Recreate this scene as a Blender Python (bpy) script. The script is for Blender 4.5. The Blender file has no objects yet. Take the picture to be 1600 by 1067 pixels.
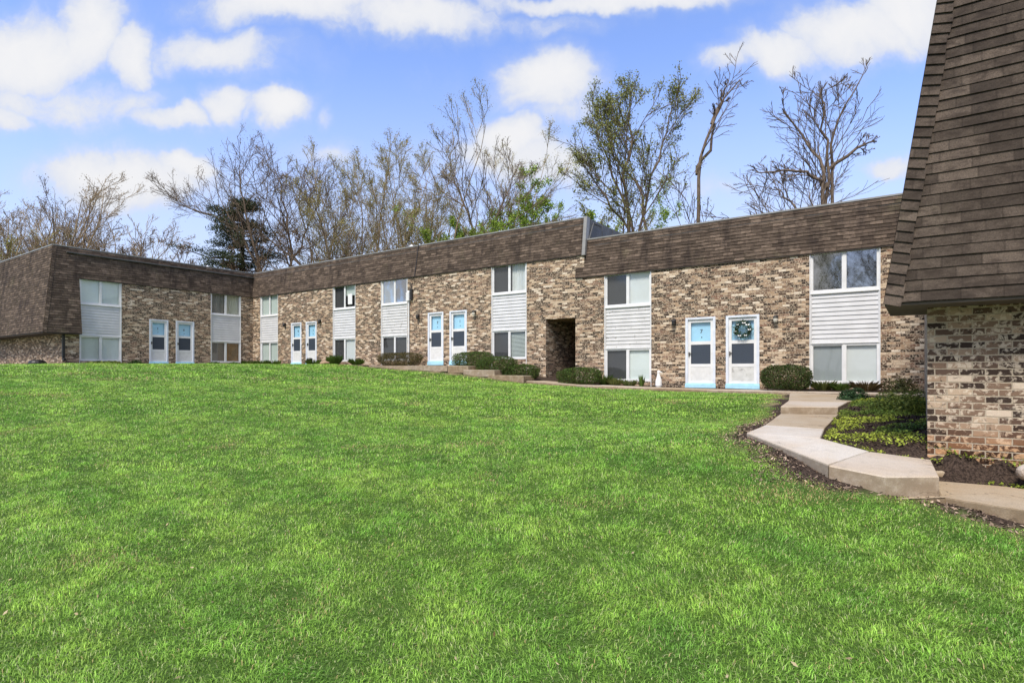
import bpy, math, random
import numpy as np
from mathutils import Vector, Matrix
R = math.radians
random.seed(7); rng = np.random.default_rng(7)
scene = bpy.context.scene
COL = scene.collection

# ------------------------------------------------------------------ site frame
UX = np.array([0.81834, -0.57473]); UY = np.array([0.57473, 0.81834])   # along the long facade, and away from the court
CORNER = np.array([-14.384, 32.426])                                    # inner corner of the court
CAM_H = 1.6
YAW = math.atan2(UX[1], UX[0])
def site(x, y):
    p = CORNER + UX*x + UY*y
    return float(p[0]), float(p[1])
UP, LOW = 1.92, 1.12                    # door sill levels of the two floor steps

# ------------------------------------------------------------------ object helpers
def tag(o, label=None, cat=None, group=None, kind=None):
    if label: o['label'] = label
    if cat: o['category'] = cat
    if group: o['group'] = group
    if kind: o['kind'] = kind
    return o
def empty(name, loc, rz=0):
    o = bpy.data.objects.new(name, None); COL.objects.link(o)
    o.location = loc; o.rotation_euler = (0, 0, rz); o.empty_display_size = .3
    return o
class MB:
    def __init__(s): s.v=[]; s.f=[]; s.uv=[]; s.mi=[]; s.sm=[]
    def face(s, pts, uv=None, mi=0, sm=False):
        n=len(s.v); s.v.extend(tuple(map(float,p)) for p in pts); s.f.append(tuple(range(n, n+len(pts))))
        s.uv.extend(uv if uv is not None else [(0,0)]*len(pts)); s.mi.append(mi); s.sm.append(sm)
    def hexa(s, p, mi=0):
        # p: 8 points, bottom ring 0-3 counter-clockwise from above, top ring 4-7
        for idx in ((3,2,1,0),(4,5,6,7),(0,1,5,4),(1,2,6,5),(2,3,7,6),(3,0,4,7)):
            q=[Vector(p[i]) for i in idx]
            a=(q[1]-q[0]).length; b=(q[2]-q[1]).length
            s.face(q, [(0,0),(a,0),(a,b),(0,b)], mi)
    def box(s, x0,x1,y0,y1,z0,z1, mi=0):
        s.hexa([(x0,y0,z0),(x1,y0,z0),(x1,y1,z0),(x0,y1,z0),(x0,y0,z1),(x1,y0,z1),(x1,y1,z1),(x0,y1,z1)], mi)
    def tube(s, pts, rad, sides=8, mi=0, cap=True):
        pts=[Vector(p) for p in pts]
        if not hasattr(rad,'__len__'): rad=[rad]*len(pts)
        rings=[]
        for i,p in enumerate(pts):
            t=(pts[min(i+1,len(pts)-1)]-pts[max(i-1,0)]).normalized()
            a=t.orthogonal().normalized() if abs(t.z)>.9 else t.cross(Vector((0,0,1))).normalized()
            b=t.cross(a)
            rings.append([p+(a*math.cos(k*2*math.pi/sides)+b*math.sin(k*2*math.pi/sides))*rad[i] for k in range(sides)])
        for i in range(len(rings)-1):
            for k in range(sides):
                k2=(k+1)%sides
                s.face([rings[i][k],rings[i+1][k],rings[i+1][k2],rings[i][k2]],None,mi,True)
        if cap:
            s.face(rings[0],None,mi); s.face(rings[-1][::-1],None,mi)
    def lathe(s, c, prof, sides=14, mi=0):
        for i in range(len(prof)-1):
            (r0,z0),(r1,z1)=prof[i],prof[i+1]
            for k in range(sides):
                a,b=k*2*math.pi/sides,(k+1)*2*math.pi/sides
                P=lambda r,z,t:(c[0]+r*math.cos(t),c[1]+r*math.sin(t),c[2]+z)
                s.face([P(r0,z0,a),P(r0,z0,b),P(r1,z1,b),P(r1,z1,a)],None,mi,True)
    def build(s, name, mats, parent=None, loc=(0,0,0), rz=0, weld=False):
        me=bpy.data.meshes.new(name); me.from_pydata(s.v,[],s.f)
        uvl=me.uv_layers.new(name='UVMap'); uvl.data.foreach_set('uv', np.array(s.uv,dtype=np.float32).ravel())
        me.polygons.foreach_set('material_index', np.array(s.mi,dtype=np.int32))
        me.polygons.foreach_set('use_smooth', np.array(s.sm,dtype=bool))
        for m in (mats if isinstance(mats,(list,tuple)) else [mats]): me.materials.append(m)
        if weld:
            import bmesh
            bm=bmesh.new(); bm.from_mesh(me); bmesh.ops.remove_doubles(bm,verts=bm.verts,dist=1e-4); bm.to_mesh(me); bm.free()
        me.update()
        o=bpy.data.objects.new(name,me); COL.objects.link(o); o.location=loc; o.rotation_euler=(0,0,rz)
        if parent is not None: o.parent=parent
        return o
def mesh_np(name, verts, faces_flat, loop_tot, mats, parent=None, colors=None, smooth=False):
    """fast mesh from numpy arrays; loop_tot = vertices of each face"""
    me=bpy.data.meshes.new(name); nv=len(verts); nf=len(loop_tot)
    me.vertices.add(nv); me.vertices.foreach_set('co',np.asarray(verts,dtype=np.float32).ravel())
    me.loops.add(len(faces_flat)); me.loops.foreach_set('vertex_index',np.asarray(faces_flat,dtype=np.int32))
    me.polygons.add(nf); st=np.zeros(nf,dtype=np.int32); st[1:]=np.cumsum(loop_tot)[:-1]
    me.polygons.foreach_set('loop_start',st)
    try: me.polygons.foreach_set('loop_total',np.asarray(loop_tot,dtype=np.int32))
    except Exception: pass
    if smooth: me.polygons.foreach_set('use_smooth',np.ones(nf,dtype=bool))
    me.update(calc_edges=True)
    if colors is not None:
        ca=me.color_attributes.new('Col','FLOAT_COLOR','POINT'); ca.data.foreach_set('color',np.asarray(colors,dtype=np.float32).ravel())
    for m in (mats if isinstance(mats,(list,tuple)) else [mats]): me.materials.append(m)
    o=bpy.data.objects.new(name,me); COL.objects.link(o)
    if parent is not None: o.parent=parent
    return o
class Fr:
    """a wall frame: s along the wall (left to right seen from outside), z up, d outwards"""
    def __init__(s,o,a,n): s.o=Vector((o[0],o[1],0)); s.a=Vector((a[0],a[1],0)); s.n=Vector((n[0],n[1],0))
    def p(s,t,z,d=0): return s.o+s.a*t+s.n*d+Vector((0,0,z))
    def quad(s,mb,s0,s1,z0,z1,d=0,mi=0,uo=0):
        mb.face([s.p(s0,z0,d),s.p(s1,z0,d),s.p(s1,z1,d),s.p(s0,z1,d)],[(s0+uo,z0),(s1+uo,z0),(s1+uo,z1),(s0+uo,z1)],mi)
    def box(s,mb,s0,s1,z0,z1,d0,d1,mi=0):
        P=s.p
        q=lambda pts,uv: mb.face(pts,uv,mi)
        q([P(s0,z0,d1),P(s1,z0,d1),P(s1,z1,d1),P(s0,z1,d1)],[(s0,z0),(s1,z0),(s1,z1),(s0,z1)])
        q([P(s1,z0,d0),P(s0,z0,d0),P(s0,z1,d0),P(s1,z1,d0)],[(s0,z0),(s1,z0),(s1,z1),(s0,z1)])
        q([P(s0,z0,d0),P(s0,z0,d1),P(s0,z1,d1),P(s0,z1,d0)],[(d0,z0),(d1,z0),(d1,z1),(d0,z1)])
        q([P(s1,z0,d1),P(s1,z0,d0),P(s1,z1,d0),P(s1,z1,d1)],[(d0,z0),(d1,z0),(d1,z1),(d0,z1)])
        q([P(s0,z1,d1),P(s1,z1,d1),P(s1,z1,d0),P(s0,z1,d0)],[(s0,d0),(s1,d0),(s1,d1),(s0,d1)])
        q([P(s0,z0,d0),P(s1,z0,d0),P(s1,z0,d1),P(s0,z0,d1)],[(s0,d0),(s1,d0),(s1,d1),(s0,d1)])

# ------------------------------------------------------------------ materials
class NT:
    def __init__(s, name, world=False):
        if world:
            s.m=bpy.data.worlds.new(name); s.m.use_nodes=True
        else:
            s.m=bpy.data.materials.new(name); s.m.use_nodes=True
        s.t=s.m.node_tree; s.t.nodes.clear()
    def n(s, typ, ins=None, **kw):
        nd=s.t.nodes.new(typ)
        for k,v in kw.items(): setattr(nd,k,v)
        for k,v in (ins or {}).items():
            so=nd.inputs[k]
            if isinstance(v,bpy.types.NodeSocket): s.t.links.new(v,so)
            else: so.default_value=v
        return nd
    def math(s,op,a,b=None,c=None,clamp=False):
        nd=s.t.nodes.new('ShaderNodeMath'); nd.operation=op; nd.use_clamp=clamp
        for i,v in enumerate((a,b,c)):
            if v is None: continue
            if isinstance(v,bpy.types.NodeSocket): s.t.links.new(v,nd.inputs[i])
            else: nd.inputs[i].default_value=v
        return nd.outputs[0]
    def mix(s,fac,a,b,blend='MIX'):
        nd=s.t.nodes.new('ShaderNodeMix'); nd.data_type='RGBA'; nd.blend_type=blend
        for i,v in ((0,fac),(6,a),(7,b)):
            if isinstance(v,bpy.types.NodeSocket): s.t.links.new(v,nd.inputs[i])
            else: nd.inputs[i].default_value=(v if i==0 else (*v,1) if len(v)==3 else v)
        return nd.outputs[2]
    def ramp(s,fac,stops,interp='LINEAR'):
        nd=s.t.nodes.new('ShaderNodeValToRGB'); nd.color_ramp.interpolation=interp
        el=nd.color_ramp.elements
        while len(el)<len(stops): el.new(.5)
        for e,(p,c) in zip(el,stops): e.position=p; e.color=(*c,1)
        s.t.links.new(fac,nd.inputs[0]); return nd.outputs[0]
    def noise(s,vec,scale,detail=3,rough=.55,dist=0,dim='3D'):
        nd=s.n('ShaderNodeTexNoise',{'Scale':scale,'Detail':detail,'Roughness':rough,'Distortion':dist},noise_dimensions=dim)
        if vec is not None: s.t.links.new(vec,nd.inputs['Vector'])
        return nd.outputs['Fac']
    def smooth(s,v,a,b,lo=0,hi=1):
        nd=s.n('ShaderNodeMapRange',{'Value':v,'From Min':a,'From Max':b,'To Min':lo,'To Max':hi},interpolation_type='SMOOTHSTEP')
        return nd.outputs[0]
    def out(s,sh):
        o=s.t.nodes.new('ShaderNodeOutputMaterial'); s.t.links.new(sh,o.inputs['Surface']); return s.m
    def bsdf(s,col,rough=.8,bump=None,bs=.5,bd=.01,spec=.5,metal=0,coat=0):
        p=s.n('ShaderNodeBsdfPrincipled',{'Roughness':rough,'Specular IOR Level':spec,'Metallic':metal,'Coat Weight':coat,'Coat Roughness':.05})
        if isinstance(col,bpy.types.NodeSocket): s.t.links.new(col,p.inputs['Base Color'])
        else: p.inputs['Base Color'].default_value=(*col,1)
        if bump is not None:
            b=s.n('ShaderNodeBump',{'Strength':bs,'Distance':bd,'Height':bump}); s.t.links.new(b.outputs[0],p.inputs['Normal'])
        return p.outputs[0]
def pos(nt): return nt.n('ShaderNodeTexCoord').outputs['Object']
def uvs(nt):
    u=nt.n('ShaderNodeTexCoord').outputs['UV']; sp=nt.n('ShaderNodeSeparateXYZ',{0:u}); return u,sp.outputs[0],sp.outputs[1]

def brick_mat(name, stops, mortar, smear, smear_col, base_dirt=0.0, smear_scale=17, dark_scale=11):
    nt=NT(name); uv,u,v=uvs(nt); P=pos(nt)
    H,L=.0677,.203
    wob=nt.noise(uv,2.2,2); 
    vv=nt.math('DIVIDE',v,H); row=nt.math('FLOOR',vv); fr=nt.math('FRACT',vv)
    odd=nt.math('MULTIPLY',nt.math('PINGPONG',row,1.0),.5)
    uu=nt.math('ADD',nt.math('DIVIDE',u,L),odd); col=nt.math('FLOOR',uu); fu=nt.math('FRACT',uu)
    edge=nt.noise(uv,38,2)
    e=nt.math('MULTIPLY',nt.math('SUBTRACT',edge,.5),.16)
    mv=nt.math('MINIMUM',fr,nt.math('SUBTRACT',1.0,fr)); mu=nt.math('MULTIPLY',nt.math('MINIMUM',fu,nt.math('SUBTRACT',1.0,fu)),3.0)
    d=nt.math('ADD',nt.math('MINIMUM',mv,mu),e)
    inside=nt.smooth(d,.05,.12)
    idv=nt.n('ShaderNodeCombineXYZ',{0:col,1:row}).outputs[0]
    wn=nt.n('ShaderNodeTexWhiteNoise',{'Vector':idv},noise_dimensions='2D')
    c=nt.ramp(wn.outputs['Value'],stops,'CONSTANT')
    # tumbled face: pale lime smears and dark burnt patches with a shape of their own
    off=nt.n('ShaderNodeVectorMath',{0:uv,1:wn.outputs['Color']},operation='ADD').outputs[0]
    sm=nt.noise(off,smear_scale,4,.65,.6)
    c=nt.mix(nt.math('MULTIPLY',nt.smooth(sm,.50,.60),smear),c,smear_col)
    dk=nt.noise(off,dark_scale,3,.6,.4)
    c=nt.mix(nt.math('MULTIPLY',nt.smooth(dk,.58,.68),.75),c,(.035,.026,.022))
    fine=nt.noise(uv,140,2); c=nt.mix(.35,c,nt.ramp(fine,[(0,(.25,.25,.25)),(1,(1,1,1))]),'OVERLAY')
    big=nt.noise(uv,.7,3)
    c=nt.mix(nt.smooth(big,.45,.75,0,.35),c,nt.mix(1.0,c,(.55,.5,.46),'MULTIPLY'))
    if base_dirt:
        dirt=nt.math('MULTIPLY',nt.smooth(nt.math('ADD',v,nt.math('MULTIPLY',nt.noise(uv,3,3),.35)),1.32,.95),base_dirt)
        c=nt.mix(dirt,c,nt.mix(1.0,c,(1.0,.66,.40),'MULTIPLY'))
    mc=nt.mix(nt.noise(uv,9,3),tuple(x*.7 for x in mortar),mortar)
    c=nt.mix(inside,mc,c)
    h=nt.math('ADD',nt.math('MULTIPLY',inside,1.0),nt.math('MULTIPLY',sm,.5))
    return nt.out(nt.bsdf(c,.9,h,.6,.008,.25))
far_stops=[(0,(.022,.014,.011)),(.27,(.075,.044,.030)),(.47,(.19,.12,.078)),(.60,(.37,.25,.16)),(.75,(.21,.118,.08)),(.81,(.54,.41,.29)),(.93,(.70,.58,.45))]
near_stops=[(0,(.040,.026,.020)),(.22,(.10,.064,.047)),(.48,(.18,.118,.082)),(.70,(.30,.21,.145)),(.84,(.40,.30,.215)),(.94,(.52,.42,.33))]
M={}
M['brick']=brick_mat('tumbled_brick',far_stops,(.43,.335,.24),.80,(.60,.485,.36),.6,22,19)
M['brick_near']=brick_mat('weathered_brick',near_stops,(.47,.39,.295),.72,(.58,.49,.385),.8)

def shingle_mat(name, base, tabw, stain, tv=1.0, gd=.45):
    nt=NT(name); uv,u,v=uvs(nt); P=pos(nt)
    row=nt.math('FLOOR',v); 
    rr=nt.n('ShaderNodeTexWhiteNoise',{'W':row},noise_dimensions='1D').outputs['Value']
    uu=nt.math('ADD',nt.math('DIVIDE',u,tabw),nt.math('MULTIPLY',rr,7.0)); col=nt.math('FLOOR',uu); fu=nt.math('FRACT',uu)
    wn=nt.n('ShaderNodeTexWhiteNoise',{'Vector':nt.n('ShaderNodeCombineXYZ',{0:col,1:row}).outputs[0]},noise_dimensions='2D').outputs['Value']
    b=base
    c=nt.ramp(wn,[(0,tuple(x*(1-.42*tv) for x in b)),(.3,tuple(x*(1-.15*tv) for x in b)),(.6,b),(.85,tuple(x*(1+.28*tv) for x in b)),(1,tuple(x*(1+.65*tv) for x in b))],'LINEAR')
    g=nt.noise(P,85,4,.8); c=nt.mix(.75,c,nt.ramp(g,[(.3,(.16,.16,.16)),(.7,(.84,.84,.84))]),'OVERLAY')
    wv=nt.noise(nt.n('ShaderNodeMapping',{'Vector':P,'Scale':(1,1,2.2)}).outputs[0],5.5,5,.68); c=nt.mix(nt.smooth(wv,.44,.66,0,.72),c,(b[0]*.42,b[1]*.40,b[2]*.40)); c=nt.mix(nt.smooth(wv,.42,.25,0,.35),c,(b[0]*1.5,b[1]*1.5,b[2]*1.48))
    # dark algae runs, stretched down the slope
    mp=nt.n('ShaderNodeMapping',{'Vector':P,'Scale':(1.5,1.5,.35)}).outputs[0]
    st=nt.noise(mp,1.5,5,.62)
    c=nt.mix(nt.smooth(st,.48,.72,0,stain),c,(b[0]*.28,b[1]*.28,b[2]*.32))
    mo=nt.noise(P,1.1,4); c=nt.mix(nt.smooth(mo,.58,.75,0,.35),c,(b[0]*1.1,b[1]*1.35,b[2]*1.0))
    gap=nt.smooth(nt.math('MINIMUM',fu,nt.math('SUBTRACT',1.0,fu)),.008,.03)
    c=nt.mix(nt.math('MAXIMUM',gap,1-gd),tuple(x*.2 for x in b),c)
    h=nt.math('ADD',nt.math('MULTIPLY',gap,.6),nt.math('MULTIPLY',g,.5))
    return nt.out(nt.bsdf(c,.95,h,.5,.006,.2))
M['shingle']=shingle_mat('asphalt_shingle',(.112,.083,.063),.30,.80,1.05,.35)
M['shingle_near']=shingle_mat('weathered_shingle',(.078,.060,.047),.31,.70,.85,.25)

def plain(name,col,rough=.6,var=.12,scale=6,spec=.4,metal=0,grime=None,bump=0):
    nt=NT(name); P=pos(nt); n=nt.noise(P,scale,4)
    c=nt.mix(nt.smooth(n,.3,.7),tuple(x*(1-var) for x in col),tuple(min(1,x*(1+var)) for x in col))
    if grime:
        g=nt.noise(P,grime[0],5,.7); c=nt.mix(nt.smooth(g,.55,.72,0,grime[1]),c,grime[2])
    f=nt.noise(P,90,2)
    return nt.out(nt.bsdf(c,rough,f if bump else None,bump,.004,spec,metal))
M['white_frame']=plain('white_painted_metal',(.73,.73,.735),.45,.05,3,grime=(5,.25,(.45,.45,.44)))
M['siding']=plain('white_lap_siding',(.60,.60,.615),.55,.06,2.5,grime=(7,.22,(.40,.40,.39)))
M['siding_worn']=plain('worn_white_siding',(.59,.585,.585),.6,.08,3,grime=(6,.8,(.27,.26,.24)))
M['blue_trim']=plain('pale_blue_trim',(.67,.71,.79),.5,.08,4,grime=(9,.3,(.40,.47,.52)))
M['blue_sill']=plain('blue_sill_paint',(.42,.72,.88),.5,.1,6,grime=(9,.3,(.35,.47,.52)))
M['blue_door']=plain('sky_blue_door_paint',(.40,.70,.92),.5,.05,3)
M['kick']=plain('white_kick_panel',(.68,.68,.67),.5,.06,8,grime=(5,.3,(.40,.40,.39)))
M['kick_worn']=plain('scuffed_kick_panel',(.60,.60,.58),.55,.1,6,grime=(7,.8,(.30,.29,.28)))
M['screen']=plain('dark_insect_screen',(.040,.052,.075),.5,.12,40,.5)
M['dark_metal']=plain('dark_metal',(.03,.027,.025),.5,.1)
M['brown_trim']=plain('dark_brown_trim',(.060,.047,.040),.75,.2,5)
M['soffit']=plain('brown_soffit_paint',(.085,.070,.056),.8,.15,4)
M['coping']=plain('grey_metal_coping',(.25,.245,.235),.5,.12,4,.5,0,grime=(4,.4,(.16,.15,.14)))
M['grey_metal']=plain('weathered_sheet_metal',(.105,.105,.108),.6,.2,3,.4,0,grime=(5,.4,(.09,.09,.1)))
M['tar']=plain('flat_roof_felt',(.09,.09,.09),.9,.2,2)
M['black']=plain('black_plastic',(.012,.012,.013),.5,.1)
M['ink']=plain('dark_numeral',(.02,.022,.03),.5,.05)
M['lamp_glass']=plain('frosted_lamp_glass',(.62,.58,.50),.3,.05)
M['soil_dark']=plain('interior_dark',(.02,.02,.02),.9,.1)
M['white_plain']=plain('white_plaster',(.78,.78,.78),.6,.05,9)
def blind(name,col,slat=.026,depth=.35):
    nt=NT(name); uv,u,v=uvs(nt)
    f=nt.math('FRACT',nt.math('DIVIDE',v,slat)); n=nt.noise(uv,3,3)
    c=nt.mix(nt.math('MULTIPLY',nt.smooth(f,.7,1.0),depth),col,tuple(x*.45 for x in col))
    c=nt.mix(nt.smooth(n,.35,.75,0,.25),c,tuple(x*.75 for x in col))
    return nt.out(nt.bsdf(c,.7,f,.3,.004))
def drape(name,col,pitch=.09):
    nt=NT(name); uv,u,v=uvs(nt); n=nt.noise(uv,4,2)
    f=nt.math('SINE',nt.math('MULTIPLY',nt.math('ADD',u,nt.math('MULTIPLY',n,.05)),6.283/pitch))
    return nt.out(nt.bsdf(col,.9,f,1.0,.012,.1))
M['blind_white']=blind('white_blind',(.70,.73,.73))
M['blind_mint']=blind('pale_green_grey_blind',(.55,.62,.58))
M['blind_grey']=blind('grey_screened_blind',(.34,.37,.38),.026,.5)
M['blind_dark']=blind('charcoal_screen',(.050,.050,.052),.02,.2)
M['blind_slat']=blind('open_slat_blind',(.50,.56,.53),.055,.9)
M['blind_tan']=blind('taupe_screened_blind',(.23,.19,.155),.03,.3)
M['blind_pale']=blind('pale_shade',(.70,.76,.74),.05,.08)
M['board']=plain('brown_cardboard',(.27,.145,.055),.8,.25,4,.2)
M['drape_cream']=drape('cream_drape',(.60,.58,.46))
M['drape_white']=drape('white_sheer_drape',(.66,.68,.67),.14)
M['drape_grey']=drape('grey_drape',(.30,.29,.26),.08)
M['unlit_room']=plain('dim_room',(.035,.038,.036),.9,.3,2)  # near black stands in for the shade of a room behind glass
def glass(name,refl):
    nt=NT(name); t=nt.n('ShaderNodeBsdfTransparent',{'Color':(.93,.95,.95,1)}); P=pos(nt)
    w=nt.noise(P,1.3,2); b=nt.n('ShaderNodeBump',{'Strength':.06,'Distance':.02,'Height':w})
    g=nt.n('ShaderNodeBsdfGlossy',{'Roughness':.03,'Normal':b.outputs[0]})
    ge=nt.n('ShaderNodeNewGeometry'); dt=nt.math('ABSOLUTE',nt.n('ShaderNodeVectorMath',{0:ge.outputs['Normal'],1:ge.outputs['Incoming']},operation='DOT_PRODUCT').outputs['Value'])
    fr=nt.math('ADD',.04,nt.math('MULTIPLY',.96,nt.math('POWER',nt.math('SUBTRACT',1.0,dt,clamp=True),5.0)))
    k=nt.math('ADD',fr,refl,clamp=True)
    return nt.out(nt.n('ShaderNodeMixShader',{0:k,1:t.outputs[0],2:g.outputs[0]}).outputs[0])
M['glass']=glass('window_glass',.03); M['glass_mirror']=glass('reflective_window_glass',.34)

def concrete(name,col):
    nt=NT(name); P=pos(nt); a=nt.noise(P,.9,4); b=nt.noise(P,7,4,.7); f=nt.noise(P,120,2)
    c=nt.mix(nt.smooth(a,.35,.7),col,(col[0]*.88,col[1]*.79,col[2]*.68))
    c=nt.mix(nt.smooth(b,.5,.75,0,.5),c,tuple(x*.62 for x in col))
    c=nt.mix(.4,c,nt.ramp(f,[(.2,(.2,.2,.2)),(.8,(.9,.9,.9))]),'OVERLAY')
    vo=nt.n('ShaderNodeTexVoronoi',{'Vector':nt.n('ShaderNodeVectorMath',{0:P,1:nt.n('ShaderNodeTexNoise',{'Vector':P,'Scale':3.0,'Detail':4}).outputs['Color']},operation='ADD').outputs[0],'Scale':.75},feature='DISTANCE_TO_EDGE').outputs['Distance']
    ck=nt.math('MULTIPLY',nt.smooth(vo,.010,.002),nt.smooth(a,.48,.56)); c=nt.mix(nt.math('MULTIPLY',ck,.75),c,tuple(x*.25 for x in col))
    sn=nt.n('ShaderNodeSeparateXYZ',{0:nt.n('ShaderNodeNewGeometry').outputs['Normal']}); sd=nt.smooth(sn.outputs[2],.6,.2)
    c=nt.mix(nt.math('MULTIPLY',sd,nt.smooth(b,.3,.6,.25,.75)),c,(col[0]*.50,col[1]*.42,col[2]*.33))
    return nt.out(nt.bsdf(c,.9,nt.math('ADD',f,b),.3,.008,.2))
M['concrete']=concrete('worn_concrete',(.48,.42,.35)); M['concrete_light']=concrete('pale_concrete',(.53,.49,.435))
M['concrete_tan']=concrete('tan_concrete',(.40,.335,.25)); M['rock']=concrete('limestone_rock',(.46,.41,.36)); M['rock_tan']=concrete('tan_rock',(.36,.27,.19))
def vcol_leaf(name,trans=.35,rough=.6,spec=.25):
    nt=NT(name); c=nt.n('ShaderNodeVertexColor',layer_name='Col').outputs[0]
    d=nt.bsdf(c,rough,spec=spec); tr=nt.n('ShaderNodeBsdfTranslucent',{'Color':c}).outputs[0]
    return nt.out(nt.n('ShaderNodeMixShader',{0:trans,1:d,2:tr}).outputs[0])
M['leaf']=vcol_leaf('foliage'); M['grass']=vcol_leaf('grass_blades',.30,.5,.3); M['chip']=vcol_leaf('mulch_chips',0,.9,.1)
def bark(name,a,b):
    nt=NT(name); P=pos(nt); mp=nt.n('ShaderNodeMapping',{'Vector':P,'Scale':(6,6,1.2)}).outputs[0]
    n=nt.noise(mp,2.5,4,.65); return nt.out(nt.bsdf(nt.ramp(n,[(.3,a),(.7,b)]),.95,n,.6,.03,.1))
M['bark']=bark('grey_brown_bark',(.075,.056,.042),(.24,.185,.14)); M['bark_tan']=bark('pale_tan_bark',(.19,.145,.095),(.46,.36,.24)); M['bark_dark']=bark('dark_bark',(.028,.021,.018),(.085,.062,.05))
def terrain_mat():
    nt=NT('lawn_soil'); P=pos(nt); a=nt.n('ShaderNodeVertexColor',layer_name='Col').outputs[0]
    s=nt.n('ShaderNodeSeparateColor',{0:a}); mul=s.outputs[0]; straw=s.outputs[1]
    n=nt.noise(P,3,4); f=nt.noise(P,45,4,.7)
    g=nt.mix(n,(.055,.110,.020),(.09,.165,.03)); g=nt.mix(nt.smooth(f,.35,.7,0,.7),g,(.04,.07,.016))
    mu=nt.mix(nt.smooth(f,.35,.65),(.022,.016,.013),(.085,.060,.046))
    st=nt.mix(nt.smooth(f,.3,.7),(.20,.14,.085),(.42,.32,.20))
    c=nt.mix(straw,g,st); c=nt.mix(mul,c,mu)
    return nt.out(nt.bsdf(c,.95,f,.8,.02,.1))
M['terrain']=terrain_mat()

# ------------------------------------------------------------------ ground
SLABS=[]
def S2(x,off,z): X,Y=site(x,-off); return (X,Y,z)
ctrl=[(-30,-10,-.35),(0,-10,-.55),(25,-10,-.3),(0,0,0),(-8,0,.08),(8,0,.1),(-3,3,.16),(0,3,.18),(2.4,3.2,.27),
 (4.4,3.2,.33),(3.8,4.3,.385),(3.25,4.72,.46),(2.85,5.1,.56),(2.6,6.0,.72),(2.6,7.2,.82),(4.25,9.75,.83),(4.9,11.2,.96),(6.2,14.0,1.035),
 (-3,12,.90),(2,9,.72),(-8,14,1.08),(-16,16,1.42),(0,17,1.20),(-10,20,1.5),
 (4.35,6.0,.79),(5.0,5.55,.71),(6.6,4.3,.60),(3.7,6.7,.83),(4.1,7.8,.88),(5.2,9.9,.97),(6.4,11.5,1.02),(4.5,5.5,.60),(5.3,4.6,.50),
 (-25,22,1.80),(-40,12,1.6),(-30,60,3.2),(0,60,3.0),(30,50,2.2),(30,10,.8),(60,0,.4),(-90,60,3.0),(90,90,2.5),(0,150,3.2),(-150,0,1),(150,-50,0),(0,-150,-1),(-150,150,3),(150,150,3)]
for v in (0,3,6,9): ctrl+= [S2(.3,v,1.88),S2(1.6,v,1.90)]
for u in (3,6,9): ctrl+=[S2(u,.3,1.88),S2(u,1.6,1.90)]
ctrl+=[S2(-6,9.2,1.88),S2(-2,10.5,1.86),S2(11.3,.3,1.86),S2(11.3,2,1.78),S2(13.2,.3,1.80),S2(13.2,2,1.66),S2(15.2,.3,1.76),S2(15.2,2,1.56),
 S2(17.3,.3,1.62),S2(17.3,2,1.36),S2(19.4,.3,1.30),S2(19.4,2,1.18),S2(21.5,.3,1.14),S2(22,2,1.07),S2(24.5,.3,1.07),S2(24.5,2,1.0),S2(28.6,.4,1.10),S2(27.5,2.1,.99),S2(30,.5,1.08),S2(30,1.9,1.0)]
ctrl=np.array(ctrl,dtype=float)
def _k(r2): return np.where(r2>1e-9, r2*np.log(np.maximum(r2,1e-9)), 0)
n_=len(ctrl); D=ctrl[:,None,:2]-ctrl[None,:,:2]; A=np.zeros((n_+3,n_+3)); A[:n_,:n_]=_k((D**2).sum(-1))+np.eye(n_)*.15
A[:n_,n_]=1; A[:n_,n_+1:]=ctrl[:,:2]; A[n_,:n_]=1; A[n_+1:,:n_]=ctrl[:,:2].T
W_=np.linalg.solve(A,np.concatenate([ctrl[:,2],np.zeros(3)]))
def gz(x,y):
    x=np.atleast_1d(np.asarray(x,float)); y=np.atleast_1d(np.asarray(y,float)); out=np.empty(len(x))
    for i in range(0,len(x),20000):
        P=np.stack([x[i:i+20000],y[i:i+20000]],1); d2=((P[:,None]-ctrl[None,:,:2])**2).sum(-1)
        out[i:i+20000]=_k(d2)@W_[:n_]+W_[n_]+P@W_[n_+1:]
    return out
def gz1(x,y): return float(gz([x],[y])[0])
# smooth 2-D value noise for placing and colouring things
_T=rng.random((256,256))
def vnoise(x,y,s,o=0):
    x=np.asarray(x)/s+17.3+o; y=np.asarray(y)/s+91.7+o*1.7; xi=np.floor(x).astype(int); yi=np.floor(y).astype(int); fx=x-xi; fy=y-yi
    fx=fx*fx*(3-2*fx); fy=fy*fy*(3-2*fy); T=lambda a,b:_T[a%256,b%256]
    return (T(xi,yi)*(1-fx)+T(xi+1,yi)*fx)*(1-fy)+(T(xi,yi+1)*(1-fx)+T(xi+1,yi+1)*fx)*fy
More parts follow.
